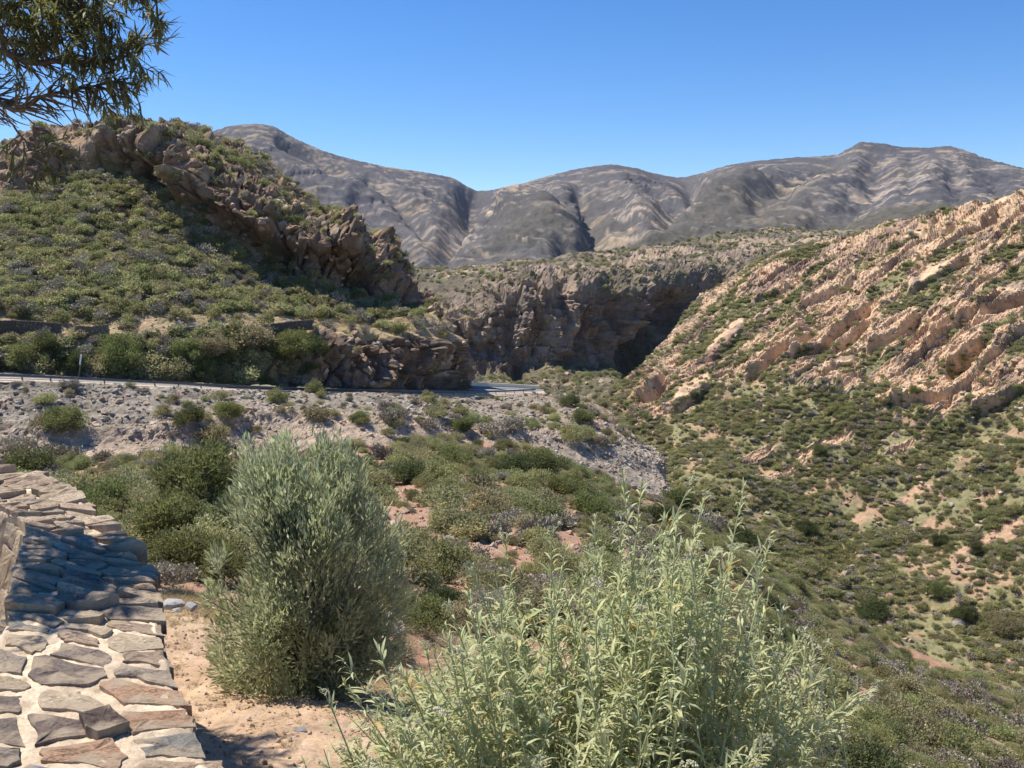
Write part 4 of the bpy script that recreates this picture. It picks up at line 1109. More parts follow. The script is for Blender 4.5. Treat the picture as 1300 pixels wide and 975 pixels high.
kw = obj('kerb_wall', beam(far_p + np.array([.0, .35, .0]), [(-.2, -.6), (-.2, .62), (.2, .62), (.2, -.6)], M_KERB, 'kerb_wall'), label='low whitewashed kerb wall along the outer bend of the road', cat='kerb')
obj('coping', beam(far_p + np.array([.0, .35, .62]), [(-.26, .0), (-.26, .16), (.26, .16), (.26, .0)], M_KERB, 'coping'), kw)
gr = tag(bpy.data.objects.new('guard_rail', None), 'long steel guard rail along the valley edge of the road', 'guard rail'); COL.objects.link(gr)
rail_l = E0 + np.array([.15, -.45, .02]); gr.location = rail_l[60]
def rel(me):
    me.transform(Matrix.Translation(-Vector(rail_l[60]))); return me
obj('rail', rel(beam(rail_l[:117], [(.05, .36), (.09, .43), (.03, .50), (.09, .57), (.05, .66), (.0, .66), (.04, .57), (-.02, .50), (.04, .43), (.0, .36)], M_STEEL, 'rail')), gr)
dl = np.r_[0, np.cumsum(np.linalg.norm(np.diff(rail_l, axis=0), axis=1))]
pm = box_mesh([(-.07, -.07, -.5), (.07, -.07, -.5), (.07, .07, -.5), (-.07, .07, -.5), (-.07, -.07, .68), (.07, -.07, .68), (.07, .07, .68), (-.07, .07, .68)][::1], M_STEEL, 'rail_post')
for dd in np.arange(1, dl[116], 3.1):
    p = np.array([np.interp(dd, dl, rail_l[:, k]) for k in range(3)])
    o = obj('post', pm, gr); o.location = Vector(p - rail_l[60]) + Vector((.0, .1, 0))
mp = place(100.5, 474.5, 114.5); mt = place(103.5, 449.5, 114.5); mh = mt[2] - mp[2]
mk = tag(bpy.data.objects.new('marker_post', None), 'leaning roadside marker post with white upper half', 'marker post'); COL.objects.link(mk); mk.location = mp
ang = math.atan2(mt[0] - mp[0], mh); mk.rotation_euler = (0, ang, 0)
def post_piece(z0, z1, w, d):
    return [(-w, -d, z0), (w, -d, z0), (w, d, z0), (-w, d, z0), (-w, -d, z1), (w, -d, z1), (w, d, z1), (-w, d, z1)]
obj('post', box_mesh(post_piece(-.4, mh * .52, .075, .06), M_BROWN, 'post'), mk)
obj('reflector_board', box_mesh(post_piece(mh * .48, mh, .10, .035), M_WHITE, 'reflector_board'), mk)
mk.children[1].location = (0, -.1, 0)
# dry stone terrace walls on the hill
M_DRY = stone_mat('dry_stone', [(.16, .13, .10), (.28, .22, .16), (.12, .10, .085)], .3)
def dry_wall(pts, label):
    rng = np.random.default_rng(int(pts[0][0]) + 300)
    P = np.array([drop('left_hill', x, y) for x, y in pts]); t = np.r_[0, np.cumsum(np.linalg.norm(np.diff(P, axis=0), axis=1))]
    root = tag(bpy.data.objects.new('dry_stone_wall', None), label, 'wall', 'dry stone walls of the terrace'); COL.objects.link(root); root.location = P[0]
    V, Fc, off = [], [], 0
    z = 0.0
    base = [(-1, -1, -1), (1, -1, -1), (1, 1, -1), (-1, 1, -1), (-1, -1, 1), (1, -1, 1), (1, 1, 1), (-1, 1, 1)]
    fq = [[3, 2, 1, 0], [4, 5, 6, 7], [0, 1, 5, 4], [1, 2, 6, 5], [2, 3, 7, 6], [3, 0, 4, 7]]
    for row in range(7):
        h = rng.uniform(.2, .28); s = rng.uniform(0, .3)
        while s < t[-1]:
            w = rng.uniform(.25, .65)
            c = np.array([np.interp(s + w / 2, t, P[:, k]) for k in range(3)]) - P[0] + np.array([0, -.45 + .05 * row, z + h / 2])
            V.append(np.array(base) * np.array([w * .49, .3, h * .48]) * rng.uniform(.85, 1.02, (8, 3)) + c + np.array([0, rng.uniform(-.08, .08), 0]))
            Fc.append(np.array(fq) + off); off += 8; s += w
        z += h
    o = obj('stones', mesh_from('dry_stones', np.concatenate(V), np.concatenate(Fc), M_DRY, False), root, kind='stuff')
dry_wall([(-40, 424), (20, 423), (50, 424), (78, 427)], 'dry stone terrace wall at the left edge of the hillside')
dry_wall([(96, 426), (118, 425), (138, 426)], 'short dry stone terrace wall above the marker post')
dry_wall([(218, 428), (250, 427), (290, 425)], 'dry stone terrace wall above the middle of the guard rail')
dry_wall([(345, 421), (370, 420), (396, 419)], 'short dry stone terrace wall above the red cutting')

# ------------------------------------------------------------------ the viewpoint's stone parapet
ZT = 0.55
def on_plane(px, py, z=ZT):
    d = place(px, py, 1.0) - np.array([0, 0, EYE])
    return np.array([0, 0, EYE]) + d * ((z - EYE) / d[2])
edge_pairs = [((322, 1200), (-190, 1200)), ((285, 1050), (-112, 1050)), ((256, 968), (-66, 968)), ((240, 915), (-40, 908)), ((222, 870), (-20, 858)), ((206, 830), (0, 812)), ((197, 790), (11, 772)), ((188, 750), (21, 722)),
              ((171, 712), (29, 690)), ((148, 680), (32, 668)), ((116, 650), (6, 652)), ((74, 617), (-62, 640)), ((20, 601), (-190, 630)), ((-60, 593), (-340, 622)), ((-220, 586), (-600, 622))]
WR = np.array([on_plane(*a) for a, b in edge_pairs]); WL = np.array([on_plane(*b) for a, b in edge_pairs])
WC = (WR + WL) / 2
ws = np.r_[0, np.cumsum(np.linalg.norm(np.diff(WC, axis=0), axis=1))]
WLEN = ws[-1]
def wall_top(s, w):
    """s metres along the wall, w 0 (left edge) .. 1 (right edge)"""
    s = np.atleast_1d(s); w = np.atleast_1d(w)
    l = pchip(ws, WL, s); r = pchip(ws, WR, s)
    return l + (r - l) * w[:, None]
def wall_left(s, k):
    """k metres down the battered inner face"""
    s = np.atleast_1d(s); k = np.atleast_1d(k)
    l = wall_top(s, np.zeros_like(s)); r = wall_top(s, np.ones_like(s)); o = unit(l - r)
    return l + o * (.30 * k)[:, None] - np.array([0, 0, 1.]) * k[:, None]
def wall_right(s, k):
    s = np.atleast_1d(s); k = np.atleast_1d(k)
    l = wall_top(s, np.zeros_like(s)); r = wall_top(s, np.ones_like(s)); o = unit(r - l)
    return r + o * (.06 * k)[:, None] - np.array([0, 0, 1.]) * k[:, None]
M_MORTAR = terrain_mat('pale_mortar', .010, 1.0, coarse=.10, var=.30)
wall = tag(bpy.data.objects.new('stone_wall', None), 'low curving parapet of mixed flat stones set in pale mortar', 'wall'); COL.objects.link(wall)
# mortar core: inner face, top, outer face as one ribbon
sN = 560; S_ = np.linspace(0, WLEN, sN)
prof = []
for k in np.linspace(.75, .02, 14): prof.append(wall_left(S_, np.full(sN, k)))
for w in np.linspace(0, 1, 64): prof.append(wall_top(S_, np.full(sN, w)))
for k in np.linspace(.02, .75, 14): prof.append(wall_right(S_, np.full(sN, k)))
Pw = np.array(prof)
Nw = grid_normals(Pw).reshape(-1, 3)
cN = np.repeat(WC.mean(0)[None], len(Nw), 0)
Pf = Pw.reshape(-1, 3)
out = Pf - pchip(ws, WC, np.tile(S_, len(Pw))) + np.array([0, 0, .25])
Nw *= np.sign((Nw * out).sum(1))[:, None]
d = -.004 + .006 * fbm(Pf / .12, 3, 801) + .006 * fbm(Pf / .035, 3, 802)
edge_wob = .030 * fbm(np.c_[Pf[:, 0] / .16, Pf[:, 1] / .16, 0 * Pf[:, 0]], 2, 803) * np.repeat((np.abs(np.arange(len(Pw)) - 45.5) > 29), sN)
colw = mix(C3(.64, .52, .375), C3(.53, .42, .30), sstep(-.2, .3, fbm(Pf / .2, 3, 804)))
colw = mix(colw, C3(.34, .265, .19), .75 * sstep(.05, .4, fbm(Pf / .07, 3, 805)))
obj('mortar_bed', mesh_from('mortar_bed', Pf + Nw * (d + edge_wob)[:, None], grid_faces(len(Pw), sN)[:, ::-1], M_MORTAR, True, colw), wall)

def voronoi_cells(seeds, bounds):
    """clipped cells of 2-D seeds"""
    x0, x1, y0, y1 = bounds; out = []
    for i, p in enumerate(seeds):
        poly = [(x0, y0), (x1, y0), (x1, y1), (x0, y1)]
        dd = np.hypot(*(seeds - p).T)
        for j in np.argsort(dd)[1:16]:
            q = seeds[j]; m = (p + q) / 2; n = q - p
            new = []
            for a, b in zip(poly, poly[1:] + poly[:1]):
                da, db = (a[0] - m[0]) * n[0] + (a[1] - m[1]) * n[1], (b[0] - m[0]) * n[0] + (b[1] - m[1]) * n[1]
                if da <= 0: new.append(a)
                if da * db < 0:
                    t = da / (da - db); new.append((a[0] + (b[0] - a[0]) * t, a[1] + (b[1] - a[1]) * t))
            poly = new
            if len(poly) < 3: break
        out.append(poly)
    return out

def wstone_mat():
    m, nt, b = new_mat('wall_stone')
    N, L = nt.nodes, nt.links
    oi = N.new('ShaderNodeObjectInfo'); tc = N.new('ShaderNodeTexCoord')
    n1 = N.new('ShaderNodeTexNoise'); n1.inputs['Scale'].default_value = 80; n1.inputs['Detail'].default_value = 7; n1.inputs['Roughness'].default_value = .7
    mp_ = N.new('ShaderNodeMapping'); mp_.inputs['Scale'].default_value = (1, 1.9, 1); L.new(tc.outputs['Object'], mp_.inputs[0]); L.new(mp_.outputs[0], n1.inputs['Vector'])
    n2 = N.new('ShaderNodeTexNoise'); n2.inputs['Scale'].default_value = 11; n2.inputs['Detail'].default_value = 5; L.new(tc.outputs['Object'], n2.inputs['Vector'])
    mr = N.new('ShaderNodeMapRange'); mr.inputs[1].default_value = .3; mr.inputs[2].default_value = .7; mr.inputs[3].default_value = .45; mr.inputs[4].default_value = 1.45
    L.new(n1.outputs['Fac'], mr.inputs[0])
    dust = N.new('ShaderNodeMapRange'); dust.inputs[1].default_value = .48; dust.inputs[2].default_value = .62; dust.inputs[3].default_value = 0; dust.inputs[4].default_value = .85
    L.new(n2.outputs['Fac'], dust.inputs[0])
    vm = N.new('ShaderNodeVectorMath'); vm.operation = 'SCALE'; L.new(oi.outputs['Color'], vm.inputs[0]); L.new(mr.outputs[0], vm.inputs['Scale'])
    mx = N.new('ShaderNodeMix'); mx.data_type = 'RGBA'; L.new(dust.outputs[0], mx.inputs[0]); L.new(vm.outputs[0], mx.inputs[6]); mx.inputs[7].default_value = (.44, .35, .25, 1)
    L.new(mx.outputs[2], b.inputs['Base Color']); b.inputs['Roughness'].default_value = .85; b.inputs['Specular IOR Level'].default_value = .1
    bp = N.new('ShaderNodeBump'); bp.inputs['Strength'].default_value = 1.0; bp.inputs['Distance'].default_value = .012
    L.new(n1.outputs['Fac'], bp.inputs['Height']); L.new(bp.outputs[0], b.inputs['Normal'])
    return m
M_WSTONE = wstone_mat()
PAL = [(.42, .31, .21), (.46, .36, .25), (.29, .24, .19), (.26, .215, .175), (.23, .185, .155), (.25, .235, .205), (.44, .28, .18), (.33, .28, .21), (.50, .40, .28), (.35, .26, .19)]
rw = np.random.default_rng(321)
def stone_piece(poly, surf, nrm_up, height, joint, name='stone', col=None, overhang=0.0, depth=.03, tilt=.0):
    """one stone: an irregular slab standing slightly proud of the mortar; poly in surface coordinates"""
    c = np.mean(poly, 0); pts = []
    poly = [np.array(p) for p in poly]
    for a, b in zip(poly, poly[1:] + poly[:1]):
        ln = np.linalg.norm(surf(np.array([a[0]]), np.array([a[1]])) - surf(np.array([b[0]]), np.array([b[1]])))
        k = 1 + int(ln > .03) + int(ln > .06) + int(ln > .09)
        for t in np.arange(k) / k: pts.append(a + (b - a) * t)
    uv = np.array(pts)
    P = surf(uv[:, 0], uv[:, 1]); cen = P.mean(0)
    n = len(P)
    off = P - cen; dist = np.linalg.norm(off, axis=1)
    P = cen + off * np.clip((dist - joint * rw.uniform(.7, 1.3, n)) / dist, .45, 1)[:, None] * rw.uniform(.955, 1.035, n)[:, None]
    up = nrm_up / np.linalg.norm(nrm_up)
    tl = unit(rw.normal(size=3)) * tilt
    h = height + ((P - cen) @ tl)
    top = P + up * h[:, None]
    inner = cen + (P - cen) * .82 + up * (h * 1.0 + .002 + rw.uniform(-.003, .004, n))[:, None]
    mid = cen + (P - cen) * .42 + up * (h + .002 + rw.uniform(-.005, .006, n))[:, None]
    V = np.concatenate([P - up * depth, top, inner, mid, (cen + up * (height + .003))[None]]) - cen
    Fc = []
    for i in range(n):
        j = (i + 1) % n
        for r in range(3): Fc.append([r * n + i, r * n + j, (r + 1) * n + j, (r + 1) * n + i])
        Fc.append([3 * n + i, 3 * n + j, 4 * n])
    o = obj(name, mesh_from(name, V, Fc, M_WSTONE, False), wall)
    o.location = cen
    o.color = (*(np.array(col if col is not None else PAL[rw.integers(len(PAL))]) * rw.uniform(.85, 1.15)), 1)
    return o
# top: seeds on a warped strip - squarish stones near, long thin slates further on
wm = .50
def g_inv(u): return np.interp(u, gu, gs)
gs = np.linspace(0, WLEN, 400); dens_s = 1 / np.interp(gs, [0, 1.35, 1.8, 3.0, WLEN], [1.0, 1.0, .62, .72, 1.1]); gu = np.r_[0, np.cumsum((dens_s[1:] + dens_s[:-1]) / 2 * np.diff(gs))]
seeds = []
step = .138
for a in np.arange(step / 2, gu[-1], step):
    for j, b in enumerate(np.linspace(step / 2, wm - step / 2, 3)):
        seeds.append((a + rw.uniform(-.055, .055) + (.05 if j % 2 else -.02), b + rw.uniform(-.055, .055)))
seeds = np.array(seeds)
top_surf = lambda u, v: wall_top(g_inv(u), v / wm)
for p, poly in zip(seeds, voronoi_cells(seeds, (0, gu[-1], -.01, wm + .02))):
    if len(poly) < 3: continue
    s = float(g_inv(p[0])); q = top_surf(np.array([p[0]]), np.array([p[1]]))[0]
    x, y = project(q)
    if x < -260: continue
    far = s > 1.35 + .2
    ht = rw.uniform(.000, .006) + (rw.uniform(0, .026) if far else 0)
    col = None; joint = rw.uniform(.010, .030) if not far else rw.uniform(.003, .014)
    pl = PAL[rw.integers(len(PAL))]
    if far and s > 2.0: pl = [(.46, .36, .25), (.50, .40, .29), (.40, .30, .21), (.30, .27, .23), (.44, .33, .24)][rw.integers(5)]
    nm = 'stone'
    if p[1] > wm * .72:                                         # edge stones jut out a little unevenly
        ov = rw.uniform(-.01, .045) * (1.3 if far else .8)
        poly = [(a, b + (ov if b > wm - .01 else 0)) for a, b in poly]
    if abs(x - 95) < 34 and abs(y - 985) < 26: pl = (.17, .21, .27)
    elif abs(x - 62) < 30 and abs(y - 925) < 22: pl = (.19, .145, .125)
    stone_piece(poly, top_surf, np.array([0, 0, 1.]), ht, joint, nm, pl, depth=.035, tilt=.03 if not far else .20)
# the one dark block that stands clear of the mortar
q = on_plane(131, 922); t_ = unit(wall_top(np.array([.5]), np.array([1.]))[0] - wall_top(np.array([.5]), np.array([0.]))[0]); a_ = np.array([-t_[1], t_[0], 0])
def blk_surf(u, v): return q[None] + np.outer(u, t_) + np.outer(v, a_)
o = stone_piece([(-.070, .020), (-.010, .062), (.020, .030), (.075, -.022), (.020, -.072), (-.022, -.046)], blk_surf, np.array([0, 0, 1.]), .026, .0, 'stone', (.135, .10, .085), depth=.05)
o['label'] = 'dark brown block standing proud of the mortar'
for surf, rows, nm_, kk in ((wall_left, 5, np.array([0, 0, .3]), 0), (wall_right, 5, np.array([0, 0, .06]), 1)):
    sd = []
    for a in np.arange(.08, 5.2, .19 if kk == 0 else .26):
        for b in np.linspace(.07, .60, 4 if kk == 0 else 3):
            sd.append((a + rw.uniform(-.07, .07), b + rw.uniform(-.05, .05)))
    sd = np.array(sd)
    for p, poly in zip(sd, voronoi_cells(sd, (0, 5.3, .025, .70))):
        if len(poly) < 3: continue
        l = wall_top(np.array([p[0]]), np.array([0.]))[0]; r = wall_top(np.array([p[0]]), np.array([1.]))[0]
        side = unit(l - r) if kk == 0 else unit(r - l)
        pl = [(.46, .35, .24), (.44, .32, .22), (.36, .28, .21), (.50, .40, .29)][rw.integers(4)] if rw.random() < .7 else PAL[rw.integers(len(PAL))]
        stone_piece(poly, surf, side + nm_, rw.uniform(.0, .02), rw.uniform(.008, .02), 'stone', pl, depth=.04, tilt=.04)

# ------------------------------------------------------------------ near stones, straw, twig
pr_ = drop('ground', 216, 775, 12)
M_PALE = stone_mat('pale_quartz', [(.50, .48, .46), (.58, .56, .54), (.44, .42, .40)], .03, 1.0)
for dx, dy, s, lb in ((0, 0, .085, 'pale whitish rock on dry grass beside the wall, largest of three'), (.15, -.02, .062, 'pale whitish rock on dry grass, right hand one of three'), (.07, -.09, .045, 'small pale whitish rock in front of two larger ones by the wall')):
    o = obj('rock', rock_mesh('rock', int(900 + s * 1000), M_PALE, 44, (1.15, .8, .62)), label=lb, cat='rock', group='pale rocks beside the wall'); o.location = pr_ + np.array([dx, dy, s * .3]); o.scale = (s,) * 3; o.rotation_euler = (.2, .1, .6 + dx * 9)
for px, py, s, lb in ((775 * 0 + 383, 925, .030, 'small flat pale stone on the gravel left of the silvery leaved bush'), (358, 873, .018, 'tiny white stone under the front of the silvery olive bush')):
    o = obj('rock', rock_mesh('rock', int(px), M_PALE, 18, (1.4, .8, .35)), label=lb, cat='rock'); o.location = drop('ground', px, py, 10) + np.array([0, 0, s * .2]); o.scale = (s,) * 3
gp, _ = sheet_points('ground', 15000, 881, sstep(1400, 900, SHEETS['ground']['px']) * sstep(1.6, 2.5, SHEETS['ground']['V'][:, 1]), 500)
gs_ = .003 + .018 * rs.random(15000) ** 5
PEB_C = template_collection('pebble_template', [rock_mesh('pebble', 860 + i, stone_mat('pebble%d' % i, [(.50, .34, .24), (.36, .24, .17), (.56, .44, .34), (.26, .19, .15)], .03), 12, (1, .8, .6)) for i in range(4)])
scatter_stuff('gravel', gp + np.c_[0 * gs_, 0 * gs_, gs_ * .2], np.repeat(gs_[:, None], 3, 1), rs.integers(0, 4, 15000), rs.uniform(-1, 6, (15000, 3)), PEB_C, 'loose reddish gravel on the ground beside the wall')
def tuft_mesh(name, seed, n, h, lay, mat, w=.02, spread=.2):
    rng = np.random.default_rng(seed)
    base = np.c_[rng.normal(0, spread, (n, 2)), np.zeros(n)]
    d = unit(np.c_[rng.normal(0, lay, (n, 2)), np.ones(n)])
    V, Fc = leaf_quads(base, d, h * rng.uniform(.5, 1.2, n), w * rng.uniform(.6, 1.2, n), rng, .08)
    t = rng.uniform(.6, 1.3, n); return mesh_from(name, V, Fc, mat, False, np.repeat(np.stack([t, t, t * rng.uniform(.8, 1, n)], 1), 4, 0))
STRAW_C = template_collection('straw_template', [tuft_mesh('straw', 40 + i, 60, .8, (.7, 1.6, 3.0)[i], M_STRAW, .03, .35) for i in range(3)])
def scatter_grass(name, sheet_name, n, dens, smin, smax, label, seed):
    P, _ = sheet_points(sheet_name, n, seed, dens, 200); r = np.random.default_rng(seed)
    s = r.uniform(smin, smax, n)
    scatter_stuff(name, P, np.stack([s, s, s * r.uniform(.5, 1, n)], 1), r.integers(0, 3, n), np.c_[np.zeros((n, 2)), r.uniform(0, 6.28, n)], STRAW_C, label)
Sg = SHEETS['ground']
scatter_grass('dry_grass', 'ground', 700, np.clip(blob(Sg['px'], Sg['py'], 250, 768, 60, 30) + .8 * blob(Sg['px'], Sg['py'], 480, 850, 60, 40) + .05 * blob(Sg['px'], Sg['py'], 330, 850, 150, 90), 0, 1), .05, .12, 'straw coloured dry grass on the ground beside the wall', 90)
Sl = SHEETS['left_hill']
scatter_grass('dry_grass', 'left_hill', 1500, sstep(10, 3, np.abs(Sl['py'] - 412)) * sstep(-50, 0, Sl['px']) * (.3 + sstep(380, 420, Sl['px'])), .5, 1.1, 'dry grass along the terrace', 91)
Sh = SHEETS['hollow_slope']
scatter_grass('dry_grass', 'hollow_slope', 500, np.clip(blob(Sh['px'], Sh['py'], 520, 830, 80, 50) + .5 * blob(Sh['px'], Sh['py'], 200, 750, 80, 20), 0, 1) * sstep(30, 24, Sh['V'][:, 1]), .15, .4, 'dry grass in the hollow behind the two big bushes', 93)
Sb = SHEETS['embankment']
scatter_grass('dry_grass', 'embankment', 420, sstep(620, 700, Sb['px']) * sstep(560, 545, Sb['py']) + .25 * sstep(505, 515, Sb['py']) * sstep(560, 540, Sb['py']), .4, 1.0, 'pale grass tufts on the rubble bank', 92)
M_LITTER = foliage_mat('brown_leaf_litter', (.22, .15, .09), .3, .02, .1)
LIT_C = template_collection('litter_template', [tuft_mesh('litter', 60 + i, 30, .5, 6.0, M_LITTER, .10, .5) for i in range(3)])
Pl_, _ = sheet_points('ground', 700, 95, np.clip(blob(Sg['px'], Sg['py'], 380, 880, 120, 50) + .25, 0, 1) * sstep(1.5, 2.4, Sg['V'][:, 1]), 300)
sl_ = rs.uniform(.03, .09, 700)
scatter_stuff('leaf_litter', Pl_ + np.array([0, 0, .004]), np.stack([sl_, sl_, sl_ * .35], 1), rs.integers(0, 3, 700), np.c_[np.zeros((700, 2)), rs.uniform(0, 6.28, 700)], LIT_C, 'fallen brown leaves and bits of twig on the gravel')
# ------------------------------------------------------------------ leaves with shape
def leaf_template(segs, width, curl, fold=.25):
    """lance shaped leaf along +x, unit length, curling down; width as fraction of the length"""
    t = np.linspace(0, 1, segs + 1); w = width * np.sin(np.pi * np.clip(t, .04, .985) ** .8)
    a = -curl * t; x = np.r_[0, np.cumsum(np.cos((a[1:] + a[:-1]) / 2) / segs)]; z = np.r_[0, np.cumsum(np.sin((a[1:] + a[:-1]) / 2) / segs)]
    V = np.concatenate([np.c_[x, w / 2, z + fold * w / 2], np.c_[x, 0 * x, z], np.c_[x, -w / 2, z + fold * w / 2]])
    n = segs + 1; i = np.arange(segs)
    Fc = np.concatenate([np.stack([i, i + n, i + n + 1, i + 1], 1), np.stack([i + n, i + 2 * n, i + 2 * n + 1, i + n + 1], 1)])
    return V, Fc
def frames(d, up_hint, rng):
    n = len(d); s = unit(np.cross(np.broadcast_to(up_hint, d.shape) + rng.normal(size=d.shape) * .25, d)); u = np.cross(d, s)
    return np.stack([d, s, u], 2)                                   # columns
def stamp(tmpls, pick, pos, M, ln, tint):
    Vs, Fs, Cs, off = [], [], [], 0
    for k, (V, Fc) in enumerate(tmpls):
        m = np.where(pick == k)[0]
        if not len(m): continue
        W = np.einsum('nij,vj->nvi', M[m] * ln[m][:, None, None], V) + pos[m][:, None]
        Vs.append(W.reshape(-1, 3)); nv = len(V)
        Fs.append((Fc[None] + (np.arange(len(m)) * nv)[:, None, None]).reshape(-1, 4) + off); off += nv * len(m)
        Cs.append(np.repeat(tint[m], nv, 0))
    return np.concatenate(Vs), np.concatenate(Fs), np.concatenate(Cs)
LEAF_T = [leaf_template(3, .155, c) for c in (.25, .7, 1.2, 1.8)]
def curve_pts(a, b, c, n):
    t = np.linspace(0, 1, n)[:, None]
    return a * (1 - t) ** 2 + 2 * b * t * (1 - t) + c * t * t

# ------------------------------------------------------------------ the big silvery bush in front of the viewpoint
M_SILVER = foliage_mat('silver_green_leaves', (.53, .545, .315), .0, .0, .45, .55, .35)
M_SSTEM = foliage_mat('silver_green_stem', (.38, .40, .22), .0, .0, .0)
M_FLOWER = foliage_mat('cream_flower_heads', (.55, .53, .36), .0, .0, .2)
rf = np.random.default_rng(2024)
sb_root = tag(bpy.data.objects.new('leafy_bush', None), 'big silvery green bush with lance shaped leaves and pale flower heads', 'bush'); COL.objects.link(sb_root)
base0 = place(770, 1210, 2.55); base0[2] = -.42; sb_root.location = base0
outline = [(395, 990), (425, 955), (455, 925), (475, 890), (505, 850), (535, 815), (560, 785), (590, 745), (615, 705), (645, 692), (675, 712), (700, 688), (735, 700), (765, 668), (795, 640), (830, 650), (865, 640), (900, 650), (930, 672), (955, 715),
           (985, 755), (1005, 780), (1040, 822), (1062, 852), (1080, 890), (1090, 930), (1095, 975)]
ox, oy = np.array(outline).T
spr = [(790, 598, 2.5), (815, 612, 2.55), (878, 612, 2.5), (896, 628, 2.45), (944, 622, 2.5), (700, 672, 2.6), (640, 680, 2.6), (597, 722, 2.5), (978, 688, 2.5), (1113, 868, 2.4), (1100, 885, 2.35), (1050, 818, 2.4), (843, 640, 2.6), (755, 655, 2.7),
       (1020, 800, 2.4), (412, 880, 2.3), (437, 868, 2.4), (470, 880, 2.5), (960, 700, 2.6), (720, 690, 2.3), (860, 655, 2.3), (500, 868, 2.6), (1088, 900, 2.5), (570, 770, 2.4)]
stems = []
for x, y, D in spr: stems.append((np.array(place(x, y, D)), True))
for i in range(280):
    x = rf.uniform(400, 1090); top = np.interp(x, ox, oy); u = rf.random() ** 1.15
    y = top + 6 + (1090 - top) * u; D = rf.uniform(2.15, 2.95) - .35 * u
    stems.append((np.array(place(x, y, D)), False))
paths, radii, LP, LD, LU = [], [], [], [], []
FL = []
for tip, sprig in stems:
    b = base0 + np.array([rf.normal(0, .16), rf.normal(0, .14), .0]); b[0] += (tip[0] - base0[0]) * .45
    b[1] += (tip[1] - base0[1]) * .4
    mid = (b + tip) / 2 + np.array([(b[0] - tip[0]) * .10 + rf.normal(0, .03), rf.normal(0, .03), .08])
    n = 14; p = curve_pts(b, mid, tip, n); L = np.linalg.norm(np.diff(p, axis=0), axis=1).sum()
    paths.append(p - base0); radii.append(np.linspace(.0065, .0016, n))
    sub = [(p, .30, 1.0, L)]
    for q in range(rf.integers(2, 5) if not sprig else rf.integers(1, 3)):
        i0 = rf.integers(5, 11); st = p[i0]; t = unit(p[i0 + 1] - p[i0]); az = rf.uniform(0, 6.28)
        dirn = unit(t + .75 * np.array([math.cos(az), math.sin(az), .1])); l2 = rf.uniform(.10, .28)
        e = st + dirn * l2 + np.array([0, 0, .05]); pp = curve_pts(st, st + dirn * l2 * .5, e, 7)
        paths.append(pp - base0); radii.append(np.linspace(.003, .0012, 7)); sub.append((pp, .1, 1.0, l2))
    for pp, t0, t1, l in sub:
        k = max(6, int(l * (t1 - t0) / .0078)); tt_ = rf.uniform(t0, t1, k); idx = tt_ * (len(pp) - 1); i = np.clip(idx.astype(int), 0, len(pp) - 2); f = (idx - i)[:, None]
        pos = pp[i] * (1 - f) + pp[i + 1] * f; tan = unit(pp[i + 1] - pp[i]); az = rf.uniform(0, 6.28, k)
        rad = unit(np.c_[np.cos(az), np.sin(az), np.zeros(k)]); spread = np.interp(tt_, [0, .8, 1], [1.1, .8, .3])
        LP.append(pos); LD.append(unit(tan + rad * spread[:, None] + rf.normal(size=(k, 3)) * .12)); LU.append(np.interp(tt_, [0, .85, 1], [1.0, .9, .6]))
    if rf.random() < .5: FL.append(p[-1])
LP, LD, LU = np.concatenate(LP), np.concatenate(LD), np.concatenate(LU)
nL = len(LP); lnv = rf.uniform(.034, .076, nL) * LU; pick = rf.integers(0, 4, nL)
Mf = frames(LD, np.array([0, 0, 1.]), rf)
ti = rf.uniform(.72, 1.18, nL); tint = np.stack([ti * rf.uniform(.92, 1.06, nL), ti, ti * rf.uniform(.8, 1.05, nL)], 1)
yel = rf.random(nL) < .03; tint[yel] = np.array([1.5, 1.05, .55]) * .7
lx, ly = project(LP)
score = lnv / LP[:, 1] * ((lx > 5) & (lx < 1295) & (ly < 970)) * (1 + .6 * (np.interp(lx, ox, oy) > ly - 25))
one = np.zeros(nL, bool); one[np.argsort(-score)[:300]] = True
V, Fc, Cc = stamp(LEAF_T, pick[~one], LP[~one] - base0, Mf[~one], lnv[~one], tint[~one])
obj('foliage', mesh_from('foliage', V, Fc, M_SILVER, True, Cc), sb_root, kind='stuff')
LMESH = [mesh_from('leaf', V_, F_, M_SILVER, True, np.ones((len(V_), 3))) for V_, F_ in LEAF_T]
for i in np.where(one)[0]:
    o = obj('leaf', LMESH[pick[i]], sb_root); M4 = np.eye(4); M4[:3, :3] = Mf[i] * lnv[i]; M4[:3, 3] = LP[i] - base0
    o.matrix_local = Matrix(M4.tolist())
for k, (p, r) in enumerate(zip(paths, radii)):
    if k == 0: far_p_, far_r_ = [], []
    if r[0] > .005 and len([1 for c in sb_root.children if c.name.startswith('stem')]) < 24: 
        v_, f_ = stem_tubes([p], [r]); obj('stem', mesh_from('stem', v_, f_, M_SSTEM, True, np.ones((len(v_), 3))), sb_root)
    else: far_p_.append(p); far_r_.append(r)
v_, f_ = stem_tubes(far_p_, far_r_); obj('twigs', mesh_from('twigs', v_, f_, M_SSTEM, True, np.ones((len(v_), 3))), sb_root, kind='stuff')
